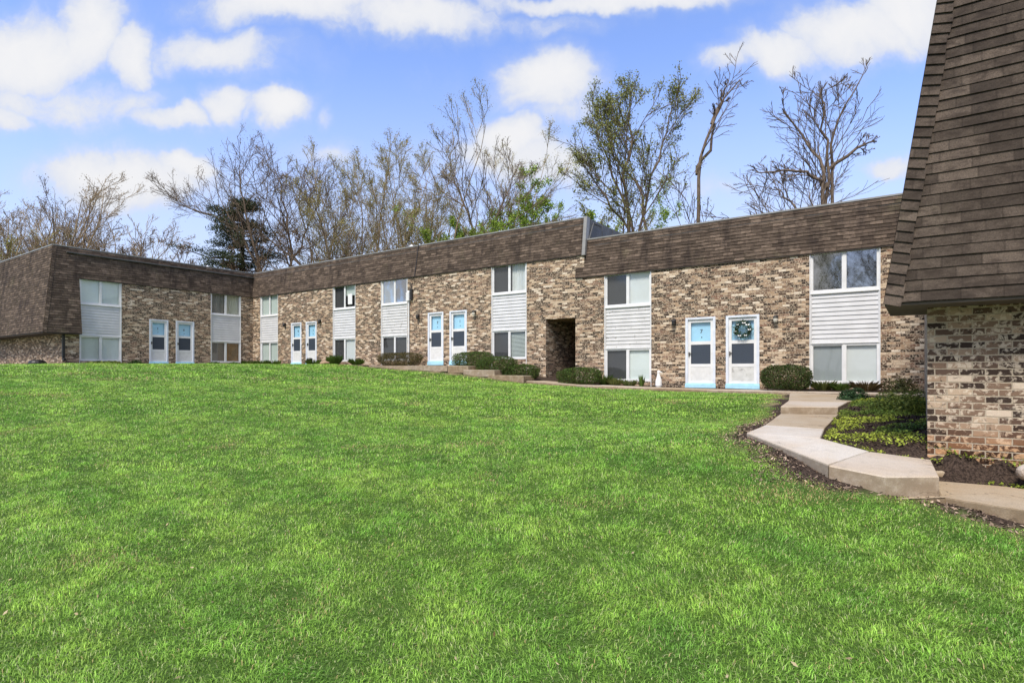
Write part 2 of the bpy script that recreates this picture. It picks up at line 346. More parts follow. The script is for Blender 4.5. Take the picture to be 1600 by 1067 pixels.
# right-hand edge of the lawn (outer edge of the path), X as a function of Y
edge_y=np.array([-20,2.7,4.03,4.55,5.02,5.06,5.34,6.9,7.2,9.6,9.9,11.5,14.2,14.6])
edge_x=np.array([9.0,5.0,4.20,3.93,3.66,3.20,2.90,2.78,2.86,4.36,4.50,5.2,6.6,6.9])
def local(X,Y):
    dx=X-CORNER[0]; dy=Y-CORNER[1]; return dx*UX[0]+dy*UX[1], -(dx*UY[0]+dy*UY[1])     # x along facade, off in front of it
def lawn_gap(X,Y):
    """distance inside the lawn from its nearest bed, path or building (negative outside)"""
    lx,off=local(X,Y)
    fo=np.interp(lx,[-40,0,9.8,11,13,16.9,17.4,19.2,20,24,31],[1.1,1.1,1.1,1.75,1.85,1.80,1.75,1.70,1.72,1.72,1.75])
    front=np.where((lx>0)|(off>9.4),np.where(lx>0,off-fo,99),-1.0)
    side=np.where(off<9.0,lx-.95,99)
    endp=np.where((lx<.6),off-10.9,99)
    right=(np.interp(Y,edge_y,edge_x)-np.interp(Y,[3.0,4.5,5.0,5.6,6.3,7.0,8.2,9.8,10.6],[.12,.12,.15,.22,.12,.06,.15,.10,.02])*(.6+.8*vnoise(X,Y,.45,61))-X)*.8
    return np.minimum(np.minimum(front,side),np.minimum(endp,right))
def grid_axis(lo,hi,fine0,fine1,step,grow):
    a=list(np.arange(fine0,fine1,step)); s=step; x=fine0
    left=[]; 
    while x>lo: s=min(s*grow,25); x-=s; left.append(x)
    s=step; x=a[-1]; right=[]
    while x<hi: s=min(s*grow,25); x+=s; right.append(x)
    return np.array(left[::-1]+a+right)
# ------------------------------------------------------------------ path, steps
def slab(mb,top,depth,mi=0):
    # top: polygon (X,Y,z), counter-clockwise from above; a slab with a slightly eased edge
    SLABS.append(top); n=len(top); T=[Vector(p) for p in top]; c=sum(T,Vector())/n
    e=.012; inn=[p+(c-p).normalized()*e for p in T]; low=[Vector((p.x,p.y,p.z-e)) for p in T]; bot=[Vector((p.x,p.y,p.z-depth)) for p in T]
    mb.face(inn,None,mi)
    for i in range(n):
        j=(i+1)%n
        mb.face([low[i],low[j],inn[j],inn[i]],None,mi); mb.face([bot[i],bot[j],low[j],low[i]],None,mi)
pm=MB()
zl,z4,z3a,z3=.523,.690,.745,.868
# lower run along the end of the near block
slab(pm,[(5.65,2.05,.50),(6.45,2.62,.50),(4.62,5.48,zl),(4.16,5.77,zl),(3.72,5.075,zl),(3.24,5.045,zl-.01),(3.28,4.99,zl-.012),(3.70,5.0,zl)],.15,2)
slab(pm,[(3.235,5.06,z4),(3.71,5.075,z4),(4.20,5.86,z4+.025),(3.80,6.20,z4+.058),(2.93,5.40,z4+.042)],.34,0)
slab(pm,[(2.925,5.408,z4+.046),(3.795,6.208,z4+.062),(3.44,6.52,z3-.012),(2.82,7.02,z3-.006)],.30,1)
slab(pm,[(2.82,7.021,z3-.006),(3.44,6.521,z3-.012),(3.97,7.43,z3),(3.44,7.94,z3+.002)],.30,1)
slab(pm,[(3.445,7.95,z3+.003),(3.975,7.44,z3+.002),(5.42,9.72,z3+.01),(4.56,9.92,z3+.01)],.28,2)
zt=1.005
slab(pm,[(4.57,9.935,zt),(5.43,9.735,zt),(6.25,10.9,zt+.02),(5.42,11.45,zt+.02)],.30,0)
slab(pm,[(5.425,11.46,zt+.022),(6.255,10.91,zt+.022),(7.75,12.7,zt+.05),(7.1,14.75,1.07),(6.75,14.2,1.07)],.26,2)
def walk(mb,x0,x1,o0,o1,za,zb,depth,mi):
    a=site(x0,-o1); b=site(x1,-o1); c=site(x1,-o0); d=site(x0,-o0)
    slab(mb,[(*a,za),(*b,zb),(*c,zb),(*d,za)],depth,mi)
# walk along the lower doors
for i,(a,b) in enumerate(((19.3,21.2),(21.21,23.2),(23.21,25.4),(25.41,27.4))):
    z=lambda u:np.interp(u,[19.3,21.2,24.5,31],[1.27,1.155,1.075,1.062]); walk(pm,a,b,.55 if i else .5,1.60,z(a),z(b),.14,(2,0,2,0)[i])
for a,b in ((27.41,29.0),(29.01,30.44)): walk(pm,a,b,.95,1.75,1.066,1.062,.14,0)
# steps down along the middle bays
walk(pm,11.4,15.75,.55,1.65,1.83,1.815,.22,0); walk(pm,15.76,16.75,.75,1.62,1.80,1.80,.26,2)
walk(pm,16.55,17.98,.9,1.66,1.655,1.64,.24,0); walk(pm,17.70,19.24,1.0,1.68,1.46,1.45,.26,2)
# thin walk round the end of the left block
walk(pm,-9,-4,9.55,10.55,1.885,1.885,.10,1); walk(pm,-3.99,.5,9.55,10.55,1.885,1.885,.10,1)
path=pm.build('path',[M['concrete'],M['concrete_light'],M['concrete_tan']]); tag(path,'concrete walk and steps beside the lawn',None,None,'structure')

gx=grid_axis(-400,400,-9,8,.16,1.07); gy=grid_axis(-250,500,2,17,.16,1.06)
GX,GY=np.meshgrid(gx,gy); fxs,fys=GX.ravel(),GY.ravel()
far=np.clip((np.hypot(fxs,fys-15)-120)/80,0,1)
zz=gz(fxs,fys)*(1-far)+2.0*far+ (vnoise(fxs,fys,1.3)-.5)*.035
gap=lawn_gap(fxs,fys)
def in_poly(x,y,poly):
    c=np.zeros(len(x),bool); n=len(poly); j=n-1
    for i in range(n):
        xi,yi=poly[i][:2]; xj,yj=poly[j][:2]; c^=((yi>y)!=(yj>y))&(x<(xj-xi)*(y-yi)/(yj-yi+1e-12)+xi); j=i
    return c
def under_slabs(x,y,z,grow=.17,drop=.045):
    z=z.copy()
    for t in SLABS:
        q=np.array(t); c=q[:,:2].mean(0); d=q[:,:2]-c; L=np.linalg.norm(d,axis=1,keepdims=True); poly=c+d*(L+grow*1.3)/L
        k=in_poly(x,y,poly)
        if not k.any(): continue
        A_=np.concatenate([q[:,:2],np.ones((len(q),1))],1); co_=np.linalg.lstsq(A_,q[:,2],rcond=None)[0]
        z[k]=np.minimum(z[k],x[k]*co_[0]+y[k]*co_[1]+co_[2]-drop)
    return z
zz=under_slabs(fxs,fys,zz)
mulch=np.where((gap<0)&(np.abs(fxs)<40)&(fys>0)&(fys<45),1.0,0.0)
straw=np.clip(1-gap/.28,0,1)*(gap>-.15)*(vnoise(fxs,fys,.5)*.9+.3)
pathside=(fys<11)&(fxs>2)
mulch=np.where((gap>-.22)&(vnoise(fxs,fys,.8,3)<.5)&~pathside,mulch*.4,mulch); mulch=np.where(pathside&(gap<.04),1.0,mulch); straw=np.where(pathside,straw*.35,straw)
cols=np.stack([mulch,np.clip(straw,0,1),np.zeros_like(mulch),np.ones_like(mulch)],1)
nx,ny=len(gx),len(gy); I=np.arange(nx*ny).reshape(ny,nx)
F=np.stack([I[:-1,:-1],I[:-1,1:],I[1:,1:],I[1:,:-1]],-1).reshape(-1,4)
ter=mesh_np('ground',np.stack([fxs,fys,zz],1),F.ravel(),np.full(len(F),4),M['terrain'],colors=cols,smooth=True)
tag(ter,'lawn soil and planting beds of the sloping court',None,None,'structure')

# grass: one sheet of blades, denser and finer where one stands close to it
def grass():
    rings=[(1.7,4.2,10500,.0040,.030),(4.2,6.5,7200,.0048,.032),(6.5,10.5,3500,.0068,.034),(10.5,17,1300,.011,.040),(17,36,400,.021,.052)]
    V=[];Fc=[];LT=[];C=[];base=0
    for y0,y1,den,w,h in rings:
        hw=1.12*y1+3.4; N=int(den*(y1-y0)*2*hw)
        y=rng.uniform(y0,y1,N); x=rng.uniform(-hw,hw,N); ok=(np.abs(x)<1.0*y+.8)|((np.abs(x)<1.12*y+3.4)&(rng.random(N)<.5)); x,y=x[ok],y[ok]
        g=lawn_gap(x,y)+(vnoise(x,y,.35)-.5)*.34+(rng.random(len(x))-.5)*.08
        sz=max(1.0,y0/7)
        clump=vnoise(x,y,.16*sz,5)*.55+vnoise(x,y,.07*sz,9)*.45
        keep=(g>.03)&(rng.random(len(x))<np.clip(.45+g*1.6,0,1))&(rng.random(len(x))<.6+clump)
        x,y,g,clump=x[keep],y[keep],g[keep],clump[keep]; N=len(x)
        z=gz(x,y)+(vnoise(x,y,1.3)-.5)*.035; z=under_slabs(x,y,z)
        lx,off=local(x,y)
        # mower passes lay the blades over in alternate directions
        stripe=np.tanh(2.2*np.sin((lx*.18-off*.98+(vnoise(x,y,3)-.5)*.35)*4.6))
        mac=vnoise(x,y,2.4,2)*.6+vnoise(x,y,.8,4)*.4
        ang=rng.uniform(0,2*np.pi,N); lean=rng.uniform(.3,1.9,N)
        bx=np.cos(ang)*lean+stripe*.30*-.70+(vnoise(x,y,.13*sz,15)-.5)*1.1+(vnoise(x,y,.6*sz,16)-.5)*.25; by=np.sin(ang)*lean+stripe*.30*.71+(vnoise(x,y,.13*sz,7)-.5)*1.1+(vnoise(x,y,.6*sz,8)-.5)*.25
        hh=h*rng.uniform(.5,1.25,N)*(.52+.88*clump)*(.88+.25*mac)*np.clip(.5+g*.9,.5,1.0)
        wa=ang+np.pi/2+rng.uniform(-.6,.6,N); ww=w*rng.uniform(.7,1.3,N)
        px,py=np.cos(wa)*ww*.5,np.sin(wa)*ww*.5
        b0=np.stack([x-px,y-py,z-.006],1); b1=np.stack([x+px,y+py,z-.006],1)
        mx,my=x+bx*hh*.32,y+by*hh*.32; mz=z+hh*(.62-.06*lean)
        m0=np.stack([mx-px*.8,my-py*.8,mz],1); m1=np.stack([mx+px*.8,my+py*.8,mz],1)
        t=np.stack([x+bx*hh*.95,y+by*hh*.95,z+hh*(1.02-.34*lean)],1)
        V.append(np.stack([b0,b1,m1,m0,t],1).reshape(-1,3))
        i=base+np.arange(N)*5
        Fc.append(np.stack([i,i+1,i+2,i+3,i+3,i+2,i+4],1).ravel()); LT.append(np.tile([4,3],N)); base+=5*N
        r=rng.random((N,1)); k=np.clip(.52+(vnoise(x,y,3.1,11)-.5)*.35+(vnoise(x,y,.30*sz,13)-.5)*.65+stripe*.12,0,1)[:,None]
        c=(1-k)*np.array([.155,.350,.048])+k*np.array([.355,.545,.085])
        c=c*(.55+.9*r)*(.48+1.12*clump)[:,None]
        pale=(rng.random((N,1))<.10); c=np.where(pale,np.array([.52,.58,.26])*(.7+.5*r),c)
        dry=rng.random((N,1))<np.clip(.02+.5*np.exp(-np.maximum(g,0)/.16)+.55*np.clip(vnoise(x,y,.9,21)-.80,0,1)*4,0,.75)[:,None]
        c=np.where(dry,np.array([.56,.44,.20])*(.6+.6*r),c)
        cc=np.concatenate([c,np.ones((N,1))],1); C.append(np.repeat(cc,5,0))
    o=mesh_np('lawn_grass',np.concatenate(V),np.concatenate(Fc),np.concatenate(LT),M['grass'],colors=np.concatenate(C))
    tag(o,'mown green lawn grass covering the sloping court','grass',None,'stuff')
    print('grass verts',base)
grass()

# scattered flat leaves / chips as one mesh
def leaf_quads(P,size,colors,aspect=.55,flat=0.0,seed=0,upbias=0.0,nrm=None,bend=True):
    g=np.random.default_rng(seed); N=len(P)
    if nrm is None: nrm=g.normal(size=(N,3))
    nrm=nrm+np.array([0,0,upbias]); nrm[:,:2]*=(1-flat); nrm/=np.linalg.norm(nrm,axis=1,keepdims=True)+1e-9
    a=np.cross(nrm,g.normal(size=(N,3))); a/=np.linalg.norm(a,axis=1,keepdims=True)+1e-9; b=np.cross(nrm,a)
    s=(np.asarray(size)*g.uniform(.65,1.35,N))[:,None]
    v=np.stack([P-a*s*.5,P+b*s*.5*aspect-nrm*s*.06,P+a*s*.5,P-b*s*.5*aspect-nrm*s*.06],1).reshape(-1,3)
    f=np.arange(4*N); return v,f,np.full(N,4),np.repeat(np.concatenate([colors,np.ones((N,1))],1),4,0)
def tint(N,a,b,seed=0,lo=.6,hi=1.35):
    g=np.random.default_rng(seed); k=g.random((N,1)); return (np.array(a)*(1-k)+np.array(b)*k)*g.uniform(lo,hi,(N,1))

# ------------------------------------------------------------------ buildings
def wall_with_holes(mb,fr,s0,s1,z0,z1,holes,depth=.10,uo=0):
    ss=sorted({s0,s1,*[h[0] for h in holes],*[h[1] for h in holes]}); zs=sorted({z0,z1,*[min(max(h[2],z0),z1) for h in holes],*[min(max(h[3],z0),z1) for h in holes]})
    for a,b in zip(ss,ss[1:]):
        for c,d in zip(zs,zs[1:]):
            m=((a+b)/2,(c+d)/2)
            if any(h[0]<m[0]<h[1] and h[2]<m[1]<h[3] for h in holes): continue
            fr.quad(mb,a,b,c,d,0,0,uo)
    for h in holes:
        a,b,c,d=h[:4]; dp=h[4] if len(h)>4 else depth; c=max(c,z0); d=min(d,z1)
        P=fr.p
        mb.face([P(a,c,0),P(a,d,0),P(a,d,-dp),P(a,c,-dp)],[(0,c),(0,d),(dp,d),(dp,c)]) 
        mb.face([P(b,c,-dp),P(b,d,-dp),P(b,d,0),P(b,c,0)],[(dp,c),(dp,d),(0,d),(0,c)])
        mb.face([P(a,d,0),P(b,d,0),P(b,d,-dp),P(a,d,-dp)],[(a,0),(b,0),(b,dp),(a,dp)])
def mansard(mb,fr,dfun,z0,z1,sA,sB,h=.106,jit=.004,seed=1,uo=0,row0=0,lift=.016,mi=0):
    """courses of shingles laid on a steep slope: each course a strip that stands proud at its lower edge"""
    g=random.Random(seed); n=max(1,round((z1-z0)/h)); h=(z1-z0)/n
    for i in range(n):
        za,zb=z0+i*h,z0+(i+1)*h; L=sB(za)-sA(za); k=max(2,int(L/.32)); zo=[g.uniform(-jit,jit) for _ in range(k+1)]; lo=[lift*g.uniform(.7,1.3) for _ in range(k+1)]
        for j in range(k):
            t0,t1=j/k,(j+1)/k
            S=lambda z,t:sA(z)+(sB(z)-sA(z))*t
            a,b,c,d=S(za,t0),S(za,t1),S(zb,t1),S(zb,t0)
            pa,pb=fr.p(a,za+zo[j],dfun(za)+lo[j]),fr.p(b,za+zo[j+1],dfun(za)+lo[j+1]); pc,pd=fr.p(c,zb+.012,dfun(zb)),fr.p(d,zb+.012,dfun(zb))
            r=row0+i
            mb.face([pa,pb,pc,pd],[(a+uo,r+.02),(b+uo,r+.02),(c+uo,r+.98),(d+uo,r+.98)],mi)
            mb.face([fr.p(a,za+zo[j],dfun(za)-.01),fr.p(b,za+zo[j+1],dfun(za)-.01),pb,pa],[(a+uo,r+.02)]*4,mi)
def hipcap(mb,frA,sAf,dAf,frB,sBf,dBf,z0,z1,h=.118,w=.135,lift=.022,seed=3):
    """ridge cap pieces folded over the hip between slope A (ends at sAf) and slope B (starts at sBf)"""
    g=random.Random(seed); n=round((z1-z0)/h); h=(z1-z0)/n
    for i in range(n):
        za,zb=z0+i*h-.01,z0+(i+1)*h+.012; w1=w*g.uniform(.93,1.07)
        for fr,sf,df,sg in ((frA,sAf,dAf,-1),(frB,sBf,dBf,1)):
            lf=lift if sg>0 else .005; dz=w1*.26 if sg>0 else 0; A0,A1=fr.p(sf(za),za,df(za)+lf),fr.p(sf(za)+sg*w1,za-dz,df(za)+lf+.006+dz*.14)
            B0,B1=fr.p(sf(zb),zb,df(zb)+.005),fr.p(sf(zb)+sg*w1,zb-dz,df(zb)+.010+dz*.14)
            q=[A0,A1,B1,B0] if sg>0 else [A1,A0,B0,B1]
            r=1000+i*2+(sg>0); u0=g.uniform(0,50)*.31
            mb.face(q,[(u0+.02,r+.02),(u0+.15,r+.02),(u0+.15,r+.98),(u0+.02,r+.98)])
            L0,L1=fr.p(sf(za),za,df(za)-.01),fr.p(sf(za)+sg*w1,za-dz,df(za)-.01); q=[L0,L1,A1,A0] if sg>0 else [L1,L0,A0,A1]
            if sg>0: mb.face(q,[(u0+.02,r+.02)]*4)
            else: continue
            q=[A1,fr.p(sf(za)+sg*w1,za-dz,df(za)-.01),fr.p(sf(zb)+sg*w1,zb-dz,df(zb)-.01),B1]; q=q if sg>0 else q[::-1]
            mb.face(q,[(u0+.02,r+.02)]*4)
def numeral(txt,size,fr,s,z,d,mat,parent):
    cu=bpy.data.curves.new('numeral','FONT'); cu.body=txt; cu.size=size; cu.extrude=.004; cu.align_x='CENTER'
    tmp=bpy.data.objects.new('numeral',cu); COL.objects.link(tmp); bpy.context.view_layer.update()
    me=bpy.data.meshes.new_from_object(tmp.evaluated_get(bpy.context.evaluated_depsgraph_get())); bpy.data.objects.remove(tmp); bpy.data.curves.remove(cu)
    me.materials.clear(); me.materials.append(mat); me.name='numeral'
    Mx=Matrix((( fr.a.x,0,fr.n.x,0),(fr.a.y,0,fr.n.y,0),(0,1,0,0),(0,0,0,1))); Mx.translation=fr.p(s,z,d); me.transform(Mx)
    o=bpy.data.objects.new('numeral',me); COL.objects.link(o); o.parent=parent; return o

def window(root,fr,s0,s1,z0,z1,left,right,gl='glass',label=None,dep=-.05):
    w=MB(); t=.045; mid=(s0+s1)/2
    fr.box(w,s0,s0+t,z0,z1,dep-.05,dep+.02); fr.box(w,s1-t,s1,z0,z1,dep-.05,dep+.02)
    fr.box(w,s0+t,s1-t,z0,z0+.055,dep-.05,dep+.03); fr.box(w,s0+t,s1-t,z1-.035,z1,dep-.05,dep+.018)
    fr.box(w,mid-.035,mid+.035,z0+.055,z1-.035,dep-.045,dep+.022)
    win=w.build('window',M['white_frame'],root)
    if label: win['label']=label
    for a,b,k,off in ((s0+t,mid-.035,left,0),(mid+.035,s1-t,right,.012)):
        sh=MB(); fr.box(sh,a,a+.022,z0+.055,z1-.035,dep-.03+off,dep+.004+off); fr.box(sh,b-.022,b,z0+.055,z1-.035,dep-.03+off,dep+.004+off)
        fr.box(sh,a+.022,b-.022,z0+.055,z0+.08,dep-.03+off,dep+.004+off); fr.box(sh,a+.022,b-.022,z1-.06,z1-.035,dep-.03+off,dep+.004+off)
        sh.build('sash',M['white_frame'],win)
        p=MB(); fr.quad(p,a+.022,b-.022,z0+.08,z1-.06,dep-.015+off); p.build('pane',M[gl],win)
        kinds=k if isinstance(k,tuple) else (k,1.0); cov=MB(); zc=z1-(z1-z0)*kinds[1]
        nm='insect_screen' if 'dark' in kinds[0] or kinds[0] in('screen',) else 'drape' if 'drape' in kinds[0] else 'cardboard_sheet' if kinds[0]=='board' else 'room_backing' if 'room' in kinds[0] else 'blind'  # open panes get a dark sheet, the room's shade put into its colour
        if 'drape' in kinds[0]:
            nn=26
            for i in range(nn):
                x0,x1=a+(b-a)*i/nn,a+(b-a)*(i+1)/nn; q=lambda x:dep-.10+.018*math.sin(x*60)+.008*math.sin(x*23)
                cov.face([fr.p(x0,zc,q(x0)),fr.p(x1,zc,q(x1)),fr.p(x1,z1,q(x1)),fr.p(x0,z1,q(x0))],[(x0,zc),(x1,zc),(x1,z1),(x0,z1)],0,True)
        elif 'slat' in kinds[0]:
            zz_=z0+.07
            while zz_<z1-.06:
                cov.face([fr.p(a,zz_,dep-.05),fr.p(b,zz_+.01,dep-.05),fr.p(b,zz_+.045,dep-.075),fr.p(a,zz_+.04,dep-.075)],[(a,.1),(b,.1),(b,.13),(a,.13)]); zz_+=.05
        else: fr.quad(cov,a,b,max(zc,z0+.01),z1,dep-.06)
        cov.build(nm,M[kinds[0]],win)
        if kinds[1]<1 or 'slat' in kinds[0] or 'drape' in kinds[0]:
            bk=MB(); fr.quad(bk,a,b,z0+.01,z1,dep-.16); bk.build('room_backing',M['unlit_room'],win)
    return win
def siding(root,fr,s0,s1,z0,z1,mat='siding',label=None):
    m=MB(); n=11; h=(z1-z0)/n; g=random.Random(int(s0*100))
    for i in range(n):
        a,b=z0+i*h,z0+(i+1)*h; j=g.uniform(-.003,.003); P=fr.p
        m.face([P(s0,a+j,-.022),P(s1,a,-.022),P(s1,b+.006,-.045),P(s0,b+.006,-.045)],[(s0,a),(s1,a),(s1,b),(s0,b)])
        m.face([P(s0,a,-.05),P(s1,a,-.05),P(s1,a,-.022),P(s0,a+j,-.022)],[(s0,a)]*4)
    for q in (s0,s1-.03): fr.box(m,q,q+.03,z0,z1,-.06,-.012)
    o=m.build('siding_panel',M[mat],root)
    if label: o['label']=label
def bay(root,fr,s0,s1,F,up,lo,glu='glass',gll='glass',mat='siding'):
    a,b=s0+.02,s1-.02
    j=MB(); fr.box(j,s0,a,F-.5,F+3.80,-.09,.012); fr.box(j,b,s1,F-.5,F+3.80,-.09,.012); fr.box(j,a,b,F+1.245,F+1.275,-.09,-.008); fr.box(j,a,b,F+2.63,F+2.665,-.09,.01)
    j.build('bay_trim',M['white_frame'],root)
    bb=MB(); fr.box(bb,a,b,F-.6,F+.14,-.09,-.02); bb.build('bay_base',M['brick'],root)
    window(root,fr,a,b,F+.14,F+1.245,*lo,gl=gll); siding(root,fr,a,b,F+1.275,F+2.63,mat); window(root,fr,a,b,F+2.665,F+3.80,*up,gl=glu)
def door(root,fr,s0,s1,F,num=None,kick='kick',worn=None,label=None,mark=True):
    H=2.16; t=.075; z=lambda f:F+H*(1-f); d=-.045
    fm=MB(); fr.box(fm,s0,s0+t,F+.11,F+H,-.10,.012); fr.box(fm,s1-t,s1,F+.11,F+H,-.10,.012); fr.box(fm,s0+t,s1-t,F+H-.06,F+H,-.10,.010)
    dr=fm.build('entry_door',M['blue_trim'],root)
    if label: dr['label']=label
    sl=MB(); fr.box(sl,s0-.01,s1+.01,F-.06,F+.075,-.10,.03); fr.box(sl,s0,s1,F+.075,F+.11,-.10,.01); sl.build('sill',M['blue_sill'],dr)
    a,b=s0+t,s1-t; st=MB(); e=.085; P0=d-.02; P1=d+.012
    fr.box(st,a,a+e,F+.11,F+H-.06,P0,P1); fr.box(st,b-e,b,F+.11,F+H-.06,P0,P1)
    for f0,f1 in ((.030,.072),(.344,.393),(.672,.716),(.912,.948)): fr.box(st,a+e,b-e,z(f1),z(f0),P0,P1-.002)
    st.build('storm_door',M['white_frame'],dr)
    k=MB(); fr.box(k,a+e,b-e,z(.912),z(.716),P0+.004,P1-.008); k.build('kick_panel',M[kick],dr)
    sc=MB(); fr.quad(sc,a+e,b-e,z(.672),z(.393),d-.006); sc.build('screen',M['screen'],dr)
    lf=MB(); fr.quad(lf,a,b,F+.11,F+H-.06,d-.075); lf.build('door_leaf',M['blue_door'],dr)
    gl=MB(); fr.quad(gl,a+e,b-e,z(.344),z(.072),d-.004); gl.build('glass_pane',M['glass'],dr)
    hd=MB(); fr.box(hd,a+.025,a+.05,z(.56),z(.50),P1,P1+.04); fr.box(hd,a+.02,a+.12,z(.525),z(.515),P1+.02,P1+.04); hd.build('handle',M['dark_metal'],dr)
    c=(s0+s1)/2
    if num: numeral(num,.17,fr,c,z(.225),d-.070,M['ink'],dr)
    if mark:
        pk=MB(); q=fr.p(c+.01,z(.285),d-.075); pk.tube([q,q+fr.n*.012],.017,10); pk.build('peephole',M['ink'],dr)
    return dr
def wall_lamp(root,fr,s,z,pale=False):
    m=MB(); fr.box(m,s-.05,s+.05,z-.06,z+.07,0,.02); q=fr.p(s,z+.03,.02); m.tube([q,q+fr.n*.07+Vector((0,0,.03)),q+fr.n*.10],.012,6)
    c=fr.p(s,z-.11,.10); m.lathe(c,[(.0,.17),(.05,.16),(.075,.12),(.078,.10)],10)
    L=m.build('wall_lamp',M['dark_metal'],root)
    g=MB(); g.lathe(c,[(.062,.10),(.066,.03),(.05,-.02),(0,-.03)],10); g.build('lamp_shade',M['lamp_glass'] if pale else M['dark_metal'],L)

# ---- long block: left wing, upper and lower steps of the long facade
X0,Y0=CORNER
BL=empty('apartment_building',(X0,Y0,0),YAW)
tag(BL,'long two storey brick apartment block with brown shingle mansard roof across the lawn','apartment building')
main=Fr((0,0),(1,0),(0,-1)); left=Fr((0,-8.78),(0,1),(1,0)); lend=Fr((-9,-8.78),(1,0),(0,-1))
EU,EL,TU,TL=5.70,4.91,7.02,6.22; LE=3.26; XS=20.70       # eaves, roof tops, low eave, step in the roof
XR=30.45
def dsl(zl): return lambda z:.36-.132*(z-zl)
dU=dsl(LE); dL=dsl(LE-.80); dE=lambda z:.78-.132*(z-LE)
pairs_main=[(3.54,4.42),(4.79,5.66),(13.21,14.09),(14.43,15.35)]
bays_main=[(.74,2.38),(6.93,8.58),(10.33,12.0),(16.6,18.25)]
holes=[(a,b,UP-.10,UP+2.16,.10) for a,b in pairs_main]+[(a,b,UP-.6,UP+3.83,.09) for a,b in bays_main]+[(19.10,20.33,.4,3.50,5.2)]
wm=MB(); wall_with_holes(wm,main,0,XS-.02,.6,5.80,holes)
main.box(wm,19.10,20.33,.4,3.50,-5.3,-5.2)
wm.build('wall',M['brick'],BL)
lo_pairs=[(24.28,25.21),(25.52,26.48)]; lo_bays=[(21.46,23.15),(27.81,29.50)]
wl=MB(); wall_with_holes(wl,main,XS-.02,XR,.2,5.0,[(a,b,LOW-.10,LOW+2.16,.10) for a,b in lo_pairs]+[(a,b,LOW-.6,LOW+3.83,.09) for a,b in lo_bays])
wl.build('wall',M['brick'],BL)
l_pairs=[(8.78-5.31,8.78-4.44),(8.78-4.09,8.78-3.19)]; l_bays=[(8.78-8.15,8.78-6.50),(8.78-2.34,8.78-.70)]
wv=MB(); wall_with_holes(wv,left,0,8.78,.8,5.80,[(a,b,UP-.10,UP+2.16,.10) for a,b in l_pairs]+[(a,b,UP-.6,UP+3.83,.09) for a,b in l_bays]); wv.build('wall',M['brick'],BL)
we=MB(); wall_with_holes(we,lend,0,9,.8,5.8,[],uo=3.1); we.build('wall',M['brick'],BL)
# doors
for i,(a,b) in enumerate(l_pairs): door(BL,left,a,b,UP+.03,('1','6')[i])
for i,(a,b) in enumerate(pairs_main): door(BL,main,a,b,UP if i>1 else UP+.02,('4','1','7','1')[i])
door(BL,main,*lo_pairs[0],LOW,'7'); wreath_door=door(BL,main,*lo_pairs[1],LOW,None,'kick_worn',label='entry door with a scuffed kick panel',mark=False)
# bays: (upper left, upper right), (lower left, lower right)
bay(BL,left,*l_bays[0],UP,('blind_pale','blind_pale'),('blind_mint','blind_pale'))
bay(BL,left,*l_bays[1],UP,('drape_grey','drape_cream'),('blind_tan','board'))
bay(BL,main,*bays_main[0],UP,('blind_mint','blind_mint'),('blind_mint','blind_mint'))
bay(BL,main,*bays_main[1],UP,('blind_dark',('blind_mint',.45)),('blind_dark','blind_white'))
bay(BL,main,*bays_main[2],UP,('blind_grey','unlit_room'),('blind_dark','blind_dark'),'glass_mirror','glass','siding_worn')
bay(BL,main,*bays_main[3],UP,('blind_dark',('drape_white',.92)),('blind_dark','blind_slat'))
bay(BL,main,*lo_bays[0],LOW,('blind_dark','blind_white'),('blind_dark','blind_pale'),mat='siding_worn')
bay(BL,main,*lo_bays[1],LOW,('unlit_room','unlit_room'),('blind_grey','blind_white'),'glass_mirror')
# paper notice in one window
pn=MB(); main.box(pn,8.0,8.30,UP+2.86,UP+3.36,-.035,-.028); pn.build('notice',M['white_plain'],BL)
# mansards
hA=lambda z:9+dU(z)                # end slope meets the court slope at the hip
mm=MB(); mansard(mm,main,dU,EU,TU,lambda z:dU(z),lambda z:XS+.02,.105,.004,11); mm.build('mansard_roof',M['shingle'],BL)
mv=MB(); mansard(mv,left,dU,EU,TU,lambda z:-dE(z),lambda z:8.78-dU(z),.105,.003,12,uo=31)
mansard(mv,left,dU,LE,EU,lambda z:-dE(z),lambda z:8.78-8.17,.106,.003,13,uo=31,row0=200)
mansard(mv,lend,dE,LE,TU,lambda z:0,lambda z:9+dU(z),.106,.003,14,uo=60,row0=300)
hipcap(mv,lend,hA,dE,left,lambda z:-dE(z),dU,LE,TU,.12,.12,.018)
sE=8.78-8.17
mv.face([left.p(sE,LE,0),left.p(sE,LE,dU(LE)+.012),left.p(sE,EU+.02,dU(EU)+.012),left.p(sE,EU+.02,0)],[(0,401.1),(.3,401.1),(.3,401.9),(0,401.9)])
mv.build('mansard_roof',M['shingle'],BL)
ml=MB(); XL=20.34; mansard(ml,main,dL,EL,TL,lambda z:XL,lambda z:XR-.0,.103,.010,15,uo=90,lift=.02)
ml.face([main.p(XL,EL,0),main.p(XL,EU+.02,0),main.p(XL,EU+.02,dL(EU)+.01),main.p(XL,EL,dL(EL)+.02)][::-1],[(0,501.1)]*4); ml.build('mansard_roof',M['shingle'],BL)
# soffits and fascia
sf=MB()
main.box(sf,.1,XL,EU-.035,EU-.004,-.02,dU(EU)+.004); main.box(sf,XL,XR,EL-.035,EL-.004,-.02,dL(EL)+.006); left.box(sf,sE,8.66,EU-.035,EU-.004,-.02,dU(EU)+.004)
left.box(sf,-.76,sE,LE-.05,LE-.004,-.02,.355); lend.box(sf,0,8.99,LE-.05,LE-.004,-.02,.77)
main.box(sf,XL,XS+.02,EU-.035,EU-.003,-.02,dU(EU)+.004)
sf.build('soffit',M['brown_trim'],BL)
